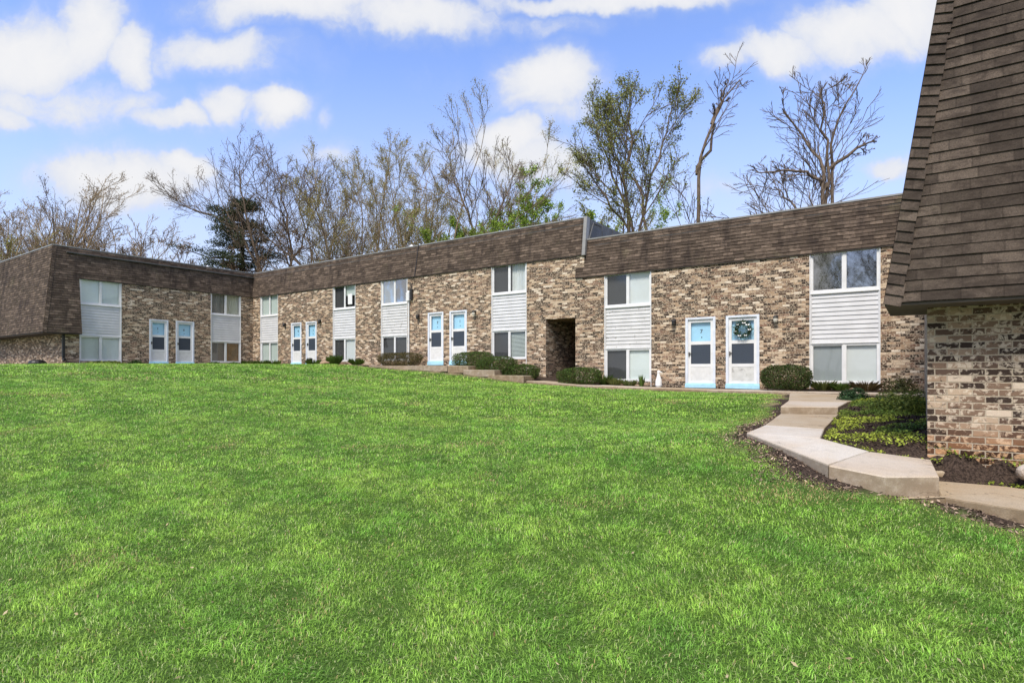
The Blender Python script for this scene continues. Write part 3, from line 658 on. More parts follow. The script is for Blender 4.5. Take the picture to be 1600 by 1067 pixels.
# coping strips on the roof edge, the sheet metal end of the roof step, felt
cp=MB()
main.box(cp,dU(TU)+.02,XS+.03,TU,TU+.045,dU(TU)-.14,dU(TU)+.022); left.box(cp,-dE(TU),8.78-dU(TU)-.02,TU,TU+.045,dU(TU)-.14,dU(TU)+.022); lend.box(cp,0,8.98+dU(TU)-.05,TU,TU+.046,dE(TU)-.14,dE(TU)+.022)
main.box(cp,XS+.03,XR,TL,TL+.045,dL(TL)-.14,dL(TL)+.024)
# trim board on the raked end of the upper roof
P=main.p
for (sa,sb,da) in ((XS-.09,XS+.035,.03),):
    cp.hexa([P(sa,EU-.03,dU(EU)-.2),P(sb,EU-.03,dU(EU)-.2),P(sb,EU-.03,dU(EU)+da),P(sa,EU-.03,dU(EU)+da),P(sa,TU+.04,dU(TU)-.2),P(sb,TU+.04,dU(TU)-.2),P(sb,TU+.04,dU(TU)+da),P(sa,TU+.04,dU(TU)+da)])
cp.build('coping',M['coping'],BL)
gm=MB(); main.box(gm,XS-.05,XS+.02,EL,TU,-8.8,-.12)
for i in range(3): main.box(gm,XS+.02,XS+.035,TL,TU,-.45-.9*i,-.42-.9*i)
gm.tube([P(XS+.06,TL+.02,-.2),P(XS+.06,TU-.12,-.55),P(XS+.06,TU-.1,-1.2)],.02,6)
gm.build('roof_step_cladding',M['grey_metal'],BL)
fl=MB(); fl.box(.0,XS-.06,.1,8.8,TU-.25,TU-.2); fl.box(-8.9,0.0,-8.6,8.8,TU-.26,TU-.21); fl.box(XS+.03,XR,.1,8.8,TL-.25,TL-.2); fl.build('flat_roof',M['tar'],BL)
bk=MB(); bk.box(-9.0,XS-.06,8.75,8.8,.5,TU-.27); bk.box(XS-.05,XR,8.75,8.8,.5,TL-.26); bk.box(-9.05,-9.0,-8.7,8.75,.5,TU-.27); bk.build('rear_wall',M['brick'],BL)
for x,y,z,r in ((-.6,-2.2,TU,.09),(11.9,.35,TU,.1),(13.4,.6,TU,.07)):
    rv=MB(); rv.lathe((x,y,z-.25),[(r*.6,0),(r*.6,.28),(r,.28),(r,.36),(r*.3,.42),(0,.42)],10); rv.build('roof_vent',M['white_plain'],BL)
# electric service: pipe, meter box and cable beside a bay, all fixed to the wall
pp=MB(); pp.tube([P(12.12,1.7,.05),P(12.12,4.66,.05)],.035,8); pp.build('conduit',M['white_frame'],BL)
bx=MB(); main.box(bx,12.04,12.22,4.66,5.02,.005,.14); main.box(bx,12.06,12.20,5.02,5.10,.005,.10); b1=bx.build('meter_box',M['white_frame'],BL)
b2=MB(); main.box(b2,12.24,12.34,4.70,5.16,.005,.10); b2.build('junction_box',M['dark_metal'],BL)
cb=MB(); cb.tube([P(12.28,5.16,.05),P(12.30,5.35,.05),P(12.45,5.62,.07),P(12.50,5.70,dU(5.70)+.04),P(12.53,6.4,dU(6.4)+.03),P(12.56,7.08,dU(7.02)+.03)],.016,6); cb.tube([P(12.18,5.1,.06),P(12.22,5.4,.05),P(12.38,5.6,.06),P(12.45,5.68,.07)],.013,6); cb.build('cable',M['dark_metal'],BL)
ds=MB(); left.box(ds,-.02,.075,2.22,3.22,.012,.10); ds.hexa([left.p(-.02,2.12,.02),left.p(.075,2.12,.02),left.p(.075,2.05,.22),left.p(-.02,2.05,.22)]+[left.p(-.02,2.22,.02),left.p(.075,2.22,.02),left.p(.075,2.13,.24),left.p(-.02,2.13,.24)]); ds.build('downspout',M['dark_metal'],BL)
for s,z,pl in ((3.05,4.06,0),(5.98,4.09,0),(12.68,3.97,0),(15.78,3.96,1),(23.93,3.19,0),(26.94,3.15,1)): wall_lamp(BL,main,s,z,bool(pl))

# ---- near block on the right
WX,WY=site(XR,-10.85); BR=empty('brick_building',(WX,WY,0),YAW)
tag(BR,'nearest brown brick block with steep shingle mansard cut by the right edge','apartment building')
rc=Fr((0,10.85),(0,-1),(-1,0)); re=Fr((0,0),(1,0),(0,-1))
LN=2.285; TN=TL; dNc=lambda z:.36-.142*(z-LN); dNe=lambda z:.45-.142*(z-LN); LNs=10.85-.86
nb=MB(); wall_with_holes(nb,re,0,9,-.2,4.7,[],uo=.04); nb.build('wall',M['brick_near'],BR)
nc=MB(); wall_with_holes(nc,rc,0,10.85,-.2,4.7,[],uo=.02); nc.build('wall',M['brick_near'],BR)
mn=MB(); mansard(mn,re,dNe,LN,TN,lambda z:-dNc(z),lambda z:9,.105,.0035,21,uo=120,lift=.016)
mansard(mn,rc,dNc,LN,EL,lambda z:LNs,lambda z:10.85+dNe(z),.117,.002,22,uo=150,row0=200,lift=.004)
mansard(mn,rc,dNc,EL,TN,lambda z:dL(z) if True else 0,lambda z:10.85+dNe(z),.117,.002,23,uo=150,row0=300,lift=.004)
hipcap(mn,rc,lambda z:10.85+dNe(z),dNc,re,lambda z:-dNc(z),dNe,LN,TN,.106,.150,.028)
mn.face([rc.p(LNs,LN,0),rc.p(LNs,EL+.02,0),rc.p(LNs,EL+.02,dNc(EL)+.012),rc.p(LNs,LN,dNc(LN)+.012)],[(0,701.1)]*4)
mn.build('mansard_roof',M['shingle_near'],BR)
sn=MB(); re.box(sn,0.0,9,LN-.03,LN-.003,-.02,.445); rc.box(sn,LNs,10.85+.445,LN-.031,LN-.004,.001,.352); rc.box(sn,.1,LNs,EL-.03,EL-.004,-.02,dNc(EL)); sn.build('soffit',M['soffit'],BR)
cn=MB(); re.box(cn,-dNc(TN),9,TN,TN+.045,dNe(TN)-.14,dNe(TN)+.02); rc.box(cn,0.3,10.83+dNe(TN)-.1,TN,TN+.046,dNc(TN)-.14,dNc(TN)+.02); cn.build('coping',M['coping'],BR)
fr_=MB(); fr_.box(.2,9,.1,19.6,TN-.25,TN-.2); fr_.box(8.95,9.0,0.02,19.6,.0,TN-.26); fr_.build('flat_roof',M['tar'],BR)

# ------------------------------------------------------------------ wreath on the right-hand door of the lower pair
def wreath():
    c=main.p((25.52+26.48)/2+.02,LOW+2.16*.80,-.005); cw=Vector((*site(c.x,c.y),c.z))
    o=empty('wreath',cw,YAW); tag(o,'round evergreen wreath with pale bows hanging on the right of the two lower doors','wreath')
    g=np.random.default_rng(5); N=1500; a=g.uniform(0,2*np.pi,N); r=.20+g.normal(0,.042,N); d=g.uniform(-.045,.05,N)
    Pn=np.stack([r*np.cos(a),-d-.03,r*np.sin(a)],1); v,f,l,cc=leaf_quads(Pn,.05,tint(N,(.03,.06,.02),(.09,.13,.04),3),.35,seed=4)
    w=mesh_np('greenery',v,f,l,M['leaf'],o,cc)
    fn=[]
    for k,(t,s) in enumerate(((1.35,.05),(.75,.055),(2.3,.03),(-.05,.045),(-1.1,.04),(-2.0,.045),(3.4,.025))):
        m=MB(); x,z=.20*math.cos(t),.20*math.sin(t)
        for sg in (-1,1): m.face([(x,-.085,z),(x+sg*s,-.10,z+.6*s),(x+sg*s*1.1,-.095,z-.1*s),(x+sg*.4*s,-.10,z-.5*s)])
        m.build('bow',M['white_plain'],o)
wreath()

# ------------------------------------------------------------------ hedges and small plants
def hedge(x0,x1,off,half,z0,z1,label,group,seed,c0=(.025,.060,.015),c1=(.13,.20,.040)):
    g=np.random.default_rng(seed); cx,cy=site((x0+x1)/2,-off); L=(x1-x0)/2; H=z1-z0
    o=empty('hedge_shrub',(cx,cy,z0),YAW); tag(o,label,'shrub',group)
    N=11000; d=g.normal(size=(N,3)); d/=np.linalg.norm(d,axis=1,keepdims=True); p=3.2
    k=(np.abs(d[:,0])**p+np.abs(d[:,1])**p+np.abs(d[:,2])**p)**(-1/p); q=d*k[:,None]*(g.random((N,1))**.16)
    lump=(vnoise(q[:,0]*L*4+seed,q[:,2]*3+q[:,1]*2,1.0)-.5)*.16
    Pn=np.stack([q[:,0]*(L+lump*.6),q[:,1]*(half+lump*.5),H*.52+q[:,2]*(H*.48+lump*.4)],1)
    Pn=Pn[Pn[:,2]>.06]; N=len(Pn)
    cl=tint(N,c0,c1,seed+1,.5,1.5); br=g.random((N,1))<.14; cl=np.where(br,np.array([.10,.055,.028])*g.uniform(.6,1.3,(N,1)),cl)
    v,f,l,cc=leaf_quads(Pn,.036,cl,.6,seed=seed+2); mesh_np('foliage',v,f,l,M['leaf'],o,cc)
    for i in range(4):
        st=MB(); x=g.uniform(-L*.7,L*.7); y=g.uniform(-half*.5,half*.5); st.tube([(x,y,-.08),(x*1.1,y,H*.35),(x*1.2+g.normal()*.05,y*1.4,H*.75)],[.018,.013,.006],5)
        st.build('stem',M['bark_dark'],o)
G='clipped shrubs along the front wall'
hedge(10.92,13.35,.62,.42,1.80,2.40,'low clipped reddish green hedge below the window beside the white conduit',G,31,(.04,.045,.016),(.16,.13,.045))
hedge(15.25,17.05,.62,.42,1.72,2.36,'dark green clipped shrub just right of the middle pair of blue doors',G,32)
hedge(16.75,18.42,1.02,.42,1.50,2.14,'rounded clipped shrub below the middle bay, between two others on the steps',G,33)
hedge(17.95,19.35,.98,.38,1.25,1.84,'lowest stepped shrub at the left edge of the dark passage',G,34)
hedge(20.15,21.75,.85,.40,1.12,1.72,'dense dark shrub just right of the dark passage opening',G,35)
hedge(26.66,27.98,.72,.50,1.05,1.76,'large round dark shrub right of the wreath door',G,36,(.020,.045,.013),(.10,.145,.035))
def plant(x,y,z,label,group,seed,n=130,r=.22,h=.22,leaf=.07,c0=(.06,.12,.02),c1=(.16,.24,.05),asp=.3,dome=False):
    g=np.random.default_rng(seed); N=n
    if dome:
        d=g.normal(size=(N,3)); d[:,2]=np.abs(d[:,2]); d/=np.linalg.norm(d,axis=1,keepdims=True); q=d*(g.random((N,1))**.3)*np.array([r,r,h])*(.75+.5*vnoise(d[:,0]*3+seed,d[:,1]*3,1))[:,None]
        v,f,l,c=leaf_quads(q,leaf,tint(N,c0,c1,seed),asp,seed=seed)
    else:
        a=g.uniform(0,6.283,N); rr=r*np.sqrt(g.random(N)); b=np.stack([np.cos(a)*rr*.5,np.sin(a)*rr*.5,np.zeros(N)],1); t=np.stack([np.cos(a)*rr*1.2,np.sin(a)*rr*1.2,h*g.uniform(.45,1.1,N)],1)
        w=np.stack([-np.sin(a),np.cos(a),np.zeros(N)],1)*leaf*.14; m=(b+t)/2+np.array([0,0,h*.18])
        v=np.stack([b-w*.6,b+w*.6,m+w,t,m-w],1).reshape(-1,3); f=np.arange(5*N); l=np.full(N,5); c=np.repeat(np.concatenate([tint(N,c0,c1,seed),np.ones((N,1))],1),5,0)
    o=mesh_np('garden_plant',v,f,l,M['leaf'],None,c); o.location=(x,y,z); tag(o,label,'plant',group); return o
PG='low plants at the foot of the walls'
def pl(u,off,label,seed,**k): X,Y=site(u,-off); plant(X,Y,gz1(X,Y),label,PG,seed,**k)
pl(21.60,.30,'yellow green leafy clump at the left foot of the bay beside the passage',41,n=160,r=.3,h=.34)
pl(22.00,.35,'pale spring foliage below the dark screened lower pane right of the passage',42,n=150,r=.3,h=.28,c1=(.30,.32,.10))
pl(22.55,.35,'small pale green plant under the white lower pane right of the passage',43,n=110,r=.25,h=.24,c1=(.26,.30,.10))
pl(22.95,.35,'thin upright green sprig at the right end of the bay beside the passage',44,n=60,r=.12,h=.4)
pl(28.20,.40,'low yellow green plant right of the large round shrub',45,n=170,r=.32,h=.26,c1=(.28,.30,.09))
pl(28.60,.45,'low leafy plant under the grey lower pane of the far right bay',46,n=140,r=.3,h=.22)
pl(29.20,.45,'brownish tangled plant under the white lower pane of the far right bay',47,n=150,r=.4,h=.26,c0=(.06,.045,.02),c1=(.18,.13,.06))
pl(29.95,.45,'bushy dull green plant against the brick at the far right end of the long wall',48,n=900,r=.42,h=.42,leaf=.06,c0=(.035,.05,.015),c1=(.12,.12,.04),asp=.5,dome=True)
for i,(u,o_,lab) in enumerate(((2.75,.5,'small green tuft between the corner bay and the inner pair of doors'),(6.2,.6,'low bright green plant right of the inner pair of doors'),(7.75,.55,'tall bright green plant below the dark lower pane of the second bay'),(9.3,.55,'low dull green plant at the brick pier between second and third bays'),(.6,.6,'dark green plant at the inner corner of the court'),(1.6,.5,'leafy green plant below the pale lower window nearest the inner corner'))):
    pl(u,o_,lab,60+i,n=170,r=.38,h=.30 if i!=2 else .5,c0=(.04,.10,.015),c1=(.15,.24,.04))
def pv(v,off,label,seed,**k): X,Y=site(off,-v); plant(X,Y,gz1(X,Y),label,PG,seed,**k)
pv(7.4,.55,'wide low yellow green ground plant below the pale window of the left wing',71,n=1500,r=.8,h=.16,leaf=.10,c1=(.26,.28,.06),dome=True,asp=.6)
pv(6.1,.5,'dark green mound left of the left wing doors',72,n=500,r=.33,h=.24,c0=(.02,.06,.01),c1=(.06,.12,.03),dome=True,asp=.6)
pv(2.4,.5,'low green weeds below the cardboard window of the left wing',73,n=700,r=.45,h=.2,leaf=.09,c0=(.03,.07,.01),c1=(.10,.18,.03),dome=True,asp=.5)
pv(1.3,.5,'small green weeds close to the inner corner on the left wing',74,n=600,r=.4,h=.2,leaf=.09,c0=(.03,.07,.01),c1=(.10,.18,.03),dome=True,asp=.5)

# planting bed by the near block
plant(5.85,8.75,gz1(5.85,8.75)-.03,'feathery green juniper against the corner of the near brick wall','plants in the bed by the near wall',81,n=3600,r=.50,h=.36,leaf=.05,c0=(.03,.07,.015),c1=(.24,.28,.05),asp=.35,dome=True)
plant(6.75,11.55,gz1(6.75,11.55),'small dark green mound beside the step at the top of the bed','plants in the bed by the near wall',82,n=1100,r=.30,h=.24,leaf=.06,c0=(.02,.05,.02),c1=(.06,.12,.04),asp=.5,dome=True)
bed=[(3.47,6.56),(4.22,5.92),(4.22,5.80),(4.66,5.50),(6.5,2.75),(8,2.9),(4.33,6.06),(8.6,11.8),(7.85,12.65),(6.3,10.85),(5.5,9.65),(4.02,7.42)]
def cover():
    g=np.random.default_rng(91); N=120000; x=g.uniform(3.2,9,N); y=g.uniform(2.6,12.8,N); ok=in_poly(x,y,bed); x,y=x[ok],y[ok]
    nz=vnoise(x,y,.42,31)*.6+vnoise(x,y,.16,37)*.4; dist=np.hypot(x-3.6,y-6.9)
    th=np.clip(.35+np.clip(dist-.5,0,2)*.075-.16*(y>8.6),.26,.53); ok=nz>th; x,y,nz=x[ok],y[ok],nz[ok]; N=len(x); print('cover',N)
    z=under_slabs(x,y,gz(x,y)+(vnoise(x,y,1.3)-.5)*.035)+g.random(N)*.06*np.clip((nz-.4)*4,.3,1)+.008
    k=np.clip((vnoise(x,y,.8,41)-.25)*1.9+.25*(y>6.2),0,1)[:,None]
    c=((1-k)*np.array([.10,.18,.035])+k*np.array([.42,.49,.07]))*g.uniform(.5,1.35,(N,1))
    v,f,l,cc=leaf_quads(np.stack([x,y,z],1),.030,c,.6,.25,seed=92,upbias=.9)
    o=mesh_np('ground_cover',v,f,l,M['leaf'],None,cc); tag(o,'yellow green creeping ground cover in the bed by the near wall','ground cover',None,'stuff')
    # bark chips in the bed and along the outer edge of the path
    N=60000; x=g.uniform(2.2,9,N); y=g.uniform(2.4,12.8,N); e=np.interp(y,edge_y,edge_x)-x
    band=np.interp(y,[2.5,4,5,5.6,6.4,7.4,9.5,10.2],[.34,.34,.40,.50,.30,.20,.30,.06])
    ok=in_poly(x,y,bed)|((e>-.08)&(e<band*(.5+vnoise(x,y,.4,51)))&(y<10.2)); x,y=x[ok],y[ok]; N=len(x)
    z=under_slabs(x,y,gz(x,y)+(vnoise(x,y,1.3)-.5)*.035)+.012; inb=in_poly(x,y,bed)[:,None]
    c=np.where(inb,tint(N,(.018,.013,.011),(.10,.068,.05),93),tint(N,(.05,.032,.024),(.40,.30,.22),94,.4,1.6))
    v,f,l,cc=leaf_quads(np.stack([x,y,z],1),.036,c,.4,.35,seed=95,upbias=.8)
    o=mesh_np('bark_mulch',v,f,l,M['chip'],None,cc); tag(o,'brown bark mulch in the bed and beside the path','mulch',None,'stuff')
cover()
def litter():
    g=np.random.default_rng(97); N=900; y=g.uniform(2.6,22,N)**1.0; x=g.uniform(-1,1,N)*(.95*y+.5); ok=lawn_gap(x,y)>.1; x,y=x[ok],y[ok]; N=len(x)
    z=gz(x,y)+(vnoise(x,y,1.3)-.5)*.035+g.uniform(.012,.035,N)
    v,f,l,cc=leaf_quads(np.stack([x,y,z],1),.030,tint(N,(.25,.17,.09),(.45,.38,.24),98),.4,.3,seed=99,upbias=.5)
    o=mesh_np('leaf_litter',v,f,l,M['chip'],None,cc); tag(o,'pale dry leaf scraps scattered over the lawn','leaf litter',None,'stuff')
litter()
def rock(x,y,z,sx,sy,sz,label,seed,mat='rock',rz=0):
    import bmesh
    bm=bmesh.new(); bmesh.ops.create_icosphere(bm,subdivisions=3,radius=1); g=random.Random(seed); dirs=[Vector((g.gauss(0,1),g.gauss(0,1),g.gauss(0,1))).normalized() for _ in range(9)]; cut=[g.uniform(.72,.94) for _ in dirs]
    for v in bm.verts:
        for d,c in zip(dirs,cut):
            t=v.co.dot(d)
            if t>c: v.co-=d*(t-c)*.85
        v.co=Vector((v.co.x*sx,v.co.y*sy,v.co.z*sz))
    me=bpy.data.meshes.new('rock'); bm.to_mesh(me); bm.free(); me.materials.append(M[mat])
    o=bpy.data.objects.new('rock',me); COL.objects.link(o); o.location=(x,y,z); o.rotation_euler=(0,0,rz); tag(o,label,'rock'); return o
rock(4.82,5.40,gz1(4.82,5.40)+.03,.14,.11,.09,'pale pitted rock lying by the wall at the right edge',1)
rock(4.36,5.90,zl+.03,.15,.07,.045,'flat tan stone flag behind the low step',2,'concrete_tan',-.6)
X,Y=site(7.55,-.95); rock(X,Y,gz1(X,Y)+.06,.26,.17,.12,'rounded tan rock below the second bay on the lawn edge',3,'rock_tan')
# black lid by the left wing, dark ornament by the inner doors, white goose on the bed
X,Y=site(-1.2,-9.3); m=MB(); m.lathe((0,0,0),[(.34,0),(.33,.10),(.27,.19),(.12,.24),(0,.245)],16); m.lathe((0,0,0),[(.37,.0),(.37,.03),(.33,.035)],16)
o=m.build('utility_lid',M['black'],None,(X,Y,gz1(X,Y))); tag(o,'low black domed lid at the foot of the left wing end wall','lid')
X,Y=site(5.72,-.45); m=MB(); m.lathe((0,0,0),[(.13,0),(.15,.1),(.11,.22),(.16,.30),(.12,.36),(0,.38)],10); o=m.build('plant_pot',M['black'],None,(X,Y,gz1(X,Y))); tag(o,'small black pot beside the right door of the inner pair','plant pot')
X,Y=site(23.56,-.42); m=MB(); m.lathe((0,0,0),[(.085,0),(.105,.06),(.10,.18),(.075,.28),(.05,.36),(.042,.43),(.05,.47),(.045,.52),(0,.545)],14)
m.tube([(0.03,0,.49),(.10,-.02,.475),(.13,-.03,.465)],[.022,.014,.004],6)
o=m.build('garden_ornament',M['white_plain'],None,(X,Y,gz1(X,Y)+.02),YAW); tag(o,'slim white long necked garden ornament in the bed left of the lower doors','ornament')

# ------------------------------------------------------------------ trees
def tube_np(polys,sides):
    V=[];Fl=[];base=0
    for pts,rad in polys:
        n=len(pts); t=np.gradient(pts,axis=0); t/=np.linalg.norm(t,axis=1,keepdims=True)+1e-9
        ref=np.array([1.0,0,0]) if abs(t[0,0])<.8 else np.array([0,1.0,0]); a=np.cross(t,ref); a/=np.linalg.norm(a,axis=1,keepdims=True)+1e-9; b=np.cross(t,a)
        an=np.arange(sides)*2*np.pi/sides
        ring=pts[:,None]+(a[:,None]*np.cos(an)[None,:,None]+b[:,None]*np.sin(an)[None,:,None])*rad[:,None,None]
        V.append(ring.reshape(-1,3)); i=base+np.arange(n*sides).reshape(n,sides)
        q=np.stack([i[:-1],np.roll(i[:-1],-1,1),np.roll(i[1:],-1,1),i[1:]],-1).reshape(-1,4); Fl.append(q); base+=n*sides
    return np.concatenate(V),np.concatenate(Fl)
class Tree:
    def __init__(s,seed): s.g=np.random.default_rng(seed); s.lv={0:[],1:[],2:[],3:[],4:[]}; s.tips=[]; s.thick=1.0
    def limb(s,p,d,L,r,lev,up,wob,n=None,taper=.22):
        g=s.g; n=n or max(3,int(L/(.9 if lev<2 else .45))+2); n=min(n,12); pts=[np.array(p,float)]; d=np.array(d,float)
        for i in range(n):
            d=d+g.normal(size=3)*wob+np.array([0,0,up]); d/=np.linalg.norm(d); pts.append(pts[-1]+d*L/n)
        pts=np.array(pts); rad=r*(1-(1-taper)*np.linspace(0,1,n+1)); s.lv[lev].append((pts,rad)); return pts,rad
    def sub(s,pts,rad,lev,cnt,lo,Lr,ang,up,wob,maxlev,fan=1.0):
        g=s.g; n=len(pts)-1; tot=np.linalg.norm(np.diff(pts,axis=0),axis=1).sum()
        for k in range(cnt):
            t=lo+(1-lo)*((k+g.random())/cnt); i=min(int(t*n),n-1); f=t*n-i; p=pts[i]*(1-f)+pts[i+1]*f; r=(rad[i]*(1-f)+rad[i+1]*f)
            ax=pts[i+1]-pts[i]; ax/=np.linalg.norm(ax)+1e-9; q=g.normal(size=3); q-=ax*q.dot(ax); q/=np.linalg.norm(q)+1e-9
            a=ang*g.uniform(.6,1.35); d=ax*math.cos(a)+q*math.sin(a)*fan
            L=tot*Lr*g.uniform(.6,1.25)*(1.32-.92*t); rr=r*g.uniform(.36,.60)*s.thick
            P2,R2=s.limb(p,d,L,max(rr,.006),lev,up,wob)
            if lev<maxlev: s.sub(P2,R2,lev+1,s.cnts[lev],.18,s.Lr[lev],s.ang*g.uniform(.8,1.2),up,wob,maxlev)
            else: s.tips.append(P2)
        if lev>=maxlev: s.tips.append(pts[-3:])
def tree(name,label,cat,group,base_px,Z,top_px,seed,stems=1,spread=.35,cnts=(9,6,5,4),ang=.62,up=.06,wob=.10,r0=None,mat='bark',leaves=0,lcol=((.1,.15,.03),(.2,.26,.06)),lsize=.09,lean=0.0,Lr=(.42,.5,.5),first=.28,maxlev=3,stempx=None,zbase=None,twig=1.0,thick=1.0):
    """a branched tree standing Z metres out, its base under base_px and its top at top_px of a 1600 wide view"""
    f=913.; X=(base_px-800)/f*Z; gzb=gz1(X,Z) if zbase is None else zbase; ztop=CAM_H+(580-top_px[1])/f*Z; H=ztop-gzb; Xt=(top_px[0]-800)/f*Z-X
    T=Tree(seed); T.cnts=cnts[1:]+(3,); T.Lr=Lr[1:]+(.5,); T.ang=ang; T.thick=thick; g=T.g; r0=r0 or H*.013+.03
    for k in range(stems):
        if stempx:
            q=np.array([((sx-800)/f*Z-X, g.normal()*.25*(j>0), CAM_H+(580-sy)/f*Z-gzb) for j,(sx,sy) in enumerate(stempx[k])])
            q=np.concatenate([[[q[0,0]*.6,0,-.4]],q]) if stempx[k][0][1]>=300 else q
            t=np.linspace(0,1,len(q)); tt=np.linspace(0,1,12); pts=np.stack([np.interp(tt,t,q[:,i]) for i in range(3)],1); pts[1:-1,:2]+=g.normal(size=(10,2))*.09
            rad=r0*(1-.75*tt)*(1 if k==0 else .8); T.lv[0].append((pts,rad))
        else:
            a=2*np.pi*(k+g.random()*.6)/stems; s_=spread*(0 if stems==1 else 1)*g.uniform(.5,1.1)
            d=np.array([math.cos(a)*s_+Xt/H*.9,math.sin(a)*s_*.7,1.0]); hh=H*(1 if k==0 else g.uniform(.75,.98)); n=10
            pts=[np.array([math.cos(a)*.15*(stems>1),math.sin(a)*.15*(stems>1),-.4])]
            d/=np.linalg.norm(d)
            for i in range(n):
                d=d+g.normal(size=3)*wob*.6+np.array([0,0,.05]); d/=np.linalg.norm(d); pts.append(pts[-1]+d*(hh*.97+.4)/n/max(d[2],.6)*min(1,d[2]+.15))
            pts=np.array(pts); rad=r0*(1-.85*np.linspace(0,1,n+1))*(1 if stems==1 else .72); T.lv[0].append((pts,rad))
        T.sub(pts,rad,1,cnts[0],first,Lr[0],ang,up,wob,maxlev)
    zm=max(np.percentile(np.concatenate([p_[:,2] for p_,_ in T.lv[j]]),99.6) for j in T.lv if T.lv[j]); zm=.45*zm+.55*max(p_[:,2].max() for j in T.lv for p_,_ in T.lv[j]); kz=H/zm
    if abs(kz-1)>.01:
        for j in T.lv:
            for p_,_ in T.lv[j]: p_[:,2]*=kz
    o=empty(name,(X,Z,gzb)); tag(o,label,cat,group)
    v,fc=tube_np(T.lv[0],7); mesh_np('trunk',v,fc.ravel(),np.full(len(fc),4),M[mat],o,smooth=True)
    VV=[];FF=[];b=0
    for lv,sd in ((1,5),(2,4),(3,3),(4,3)):
        if not T.lv[lv]: continue
        pl_=[(p,np.maximum(r,.0105 if lv>2 else .017)*twig) for p,r in T.lv[lv]]; v,fc=tube_np(pl_,sd); VV.append(v); FF.append(fc+b); b+=len(v)
    v=np.concatenate(VV); fc=np.concatenate(FF); cols=np.tile(np.array([[.1,.075,.055,1]]),(len(v),1)); flat=fc.ravel(); lt=np.full(len(fc),4); mi=np.zeros(len(fc),int)
    if leaves:
        P=np.concatenate([t for t in T.tips]); idx=g.integers(0,len(P),leaves); Q=P[idx]+g.normal(size=(leaves,3))*.14
        lvv,lf,ll,lc=leaf_quads(Q,lsize,tint(leaves,*lcol,seed,.55,1.4),.6,seed=seed+1); flat=np.concatenate([flat,lf+len(v)]); v=np.concatenate([v,lvv]); cols=np.concatenate([cols,lc]); lt=np.concatenate([lt,ll]); mi=np.concatenate([mi,np.ones(leaves,int)])
    c=mesh_np('crown',v,flat,lt,[M[mat],M['leaf']],o,cols); c.data.polygons.foreach_set('material_index',mi.astype(np.int32)); c.data.update()
    return o,len(lt)
TG='bare spring trees behind the roof'
GRN=((.16,.28,.03),(.42,.54,.09)); OLV=((.15,.175,.04),(.40,.41,.12))
tot=0
def tr(*a,**k):
    global tot
    o,n=tree('leafing_tree' if k.get('lcol') in (GRN,OLV) else 'bare_tree',a[0],'tree',TG,*a[1:],**k); tot+=n; return o
BUD=((.24,.21,.07),(.46,.42,.15)); BRN=((.17,.115,.07),(.34,.24,.14))
# left cluster
tr('bare branching tree at the far left edge above the roof',10,46,(5,255),101,stems=4,cnts=(10,7,6,5),leaves=4000,lcol=BRN,lsize=0.08,mat='bark_tan',spread=0.5,first=0.15,thick=1.15,wob=.13)
tr('bare forked tree with a dark clump in its top, second from the left edge',66,46,(78,250),102,stems=4,cnts=(10,7,6,5),leaves=4000,lcol=BRN,lsize=0.08,mat='bark_tan',spread=0.5,first=0.15,thick=1.15,wob=.13)
tr('twiggy brown tree above the left roof corner',105,48,(112,322),103,stems=5,cnts=(10,7,6,5),leaves=4500,lcol=BRN,lsize=0.09,mat='bark_tan',spread=0.6,first=0.12,thick=1.15,wob=.13)
tr('low rounded bare tree right of the left roof corner',155,48,(150,332),104,stems=5,cnts=(10,7,6,5),leaves=4500,lcol=BRN,lsize=0.09,mat='bark_tan',spread=0.6,first=0.12,thick=1.15,wob=.13)
tr('low tangled bare tree behind the roof at the left edge',35,50,(40,330),105,stems=3,cnts=(9,6,5,4),leaves=1500,lcol=BRN,lsize=.11)
tr('thin pale sapling standing alone against the sky over the left wing',226,44,(226,322),106,stems=2,cnts=(6,5,4,3),ang=.5,r0=.07,mat='bark_tan')
tr('brown brushy shrub tree behind the middle of the left wing roof',275,46,(280,366),107,stems=5,cnts=(9,7,6,5),leaves=6000,lcol=BRN,lsize=.10,spread=0.8)
tr('brown brushy small tree right of the pine above the inner corner',425,47,(425,372),108,stems=5,cnts=(9,7,6,5),leaves=9000,lcol=((.13,.085,.05),(.24,.16,.09)),lsize=.11,spread=0.8)
tr('small yellow green budding bush at the far left edge behind the roof',4,44,(0,345),129,cnts=(8,6,5,3),stems=4,leaves=6000,lcol=((.26,.27,.05),(.48,.46,.10)),lsize=.10,spread=.6)
tr('bare brown tree crowding the far left edge, in front of its neighbours',22,44,(22,268),151,stems=3,cnts=(9,7,6,4),leaves=3000,lcol=BRN,lsize=.09,mat='bark_tan',wob=.12,first=.15)
tr('bare tree with round crown between the forked tree and the roof corner',88,47,(90,282),152,stems=3,cnts=(9,7,6,4),leaves=3000,lcol=BRN,lsize=.09,mat='bark',wob=.12,first=.15)
tr('small bare tree right of the roof corner with reddish buds',132,45,(130,328),153,stems=4,cnts=(8,6,5,4),leaves=2600,lcol=BRN,lsize=.09,mat='bark_tan',spread=.5,wob=.12,first=.15)
tr('low bare tree at the right end of the left group',182,47,(180,348),154,stems=4,cnts=(8,6,5,4),leaves=2600,lcol=BRN,lsize=.09,mat='bark',spread=.5,wob=.12,first=.15)
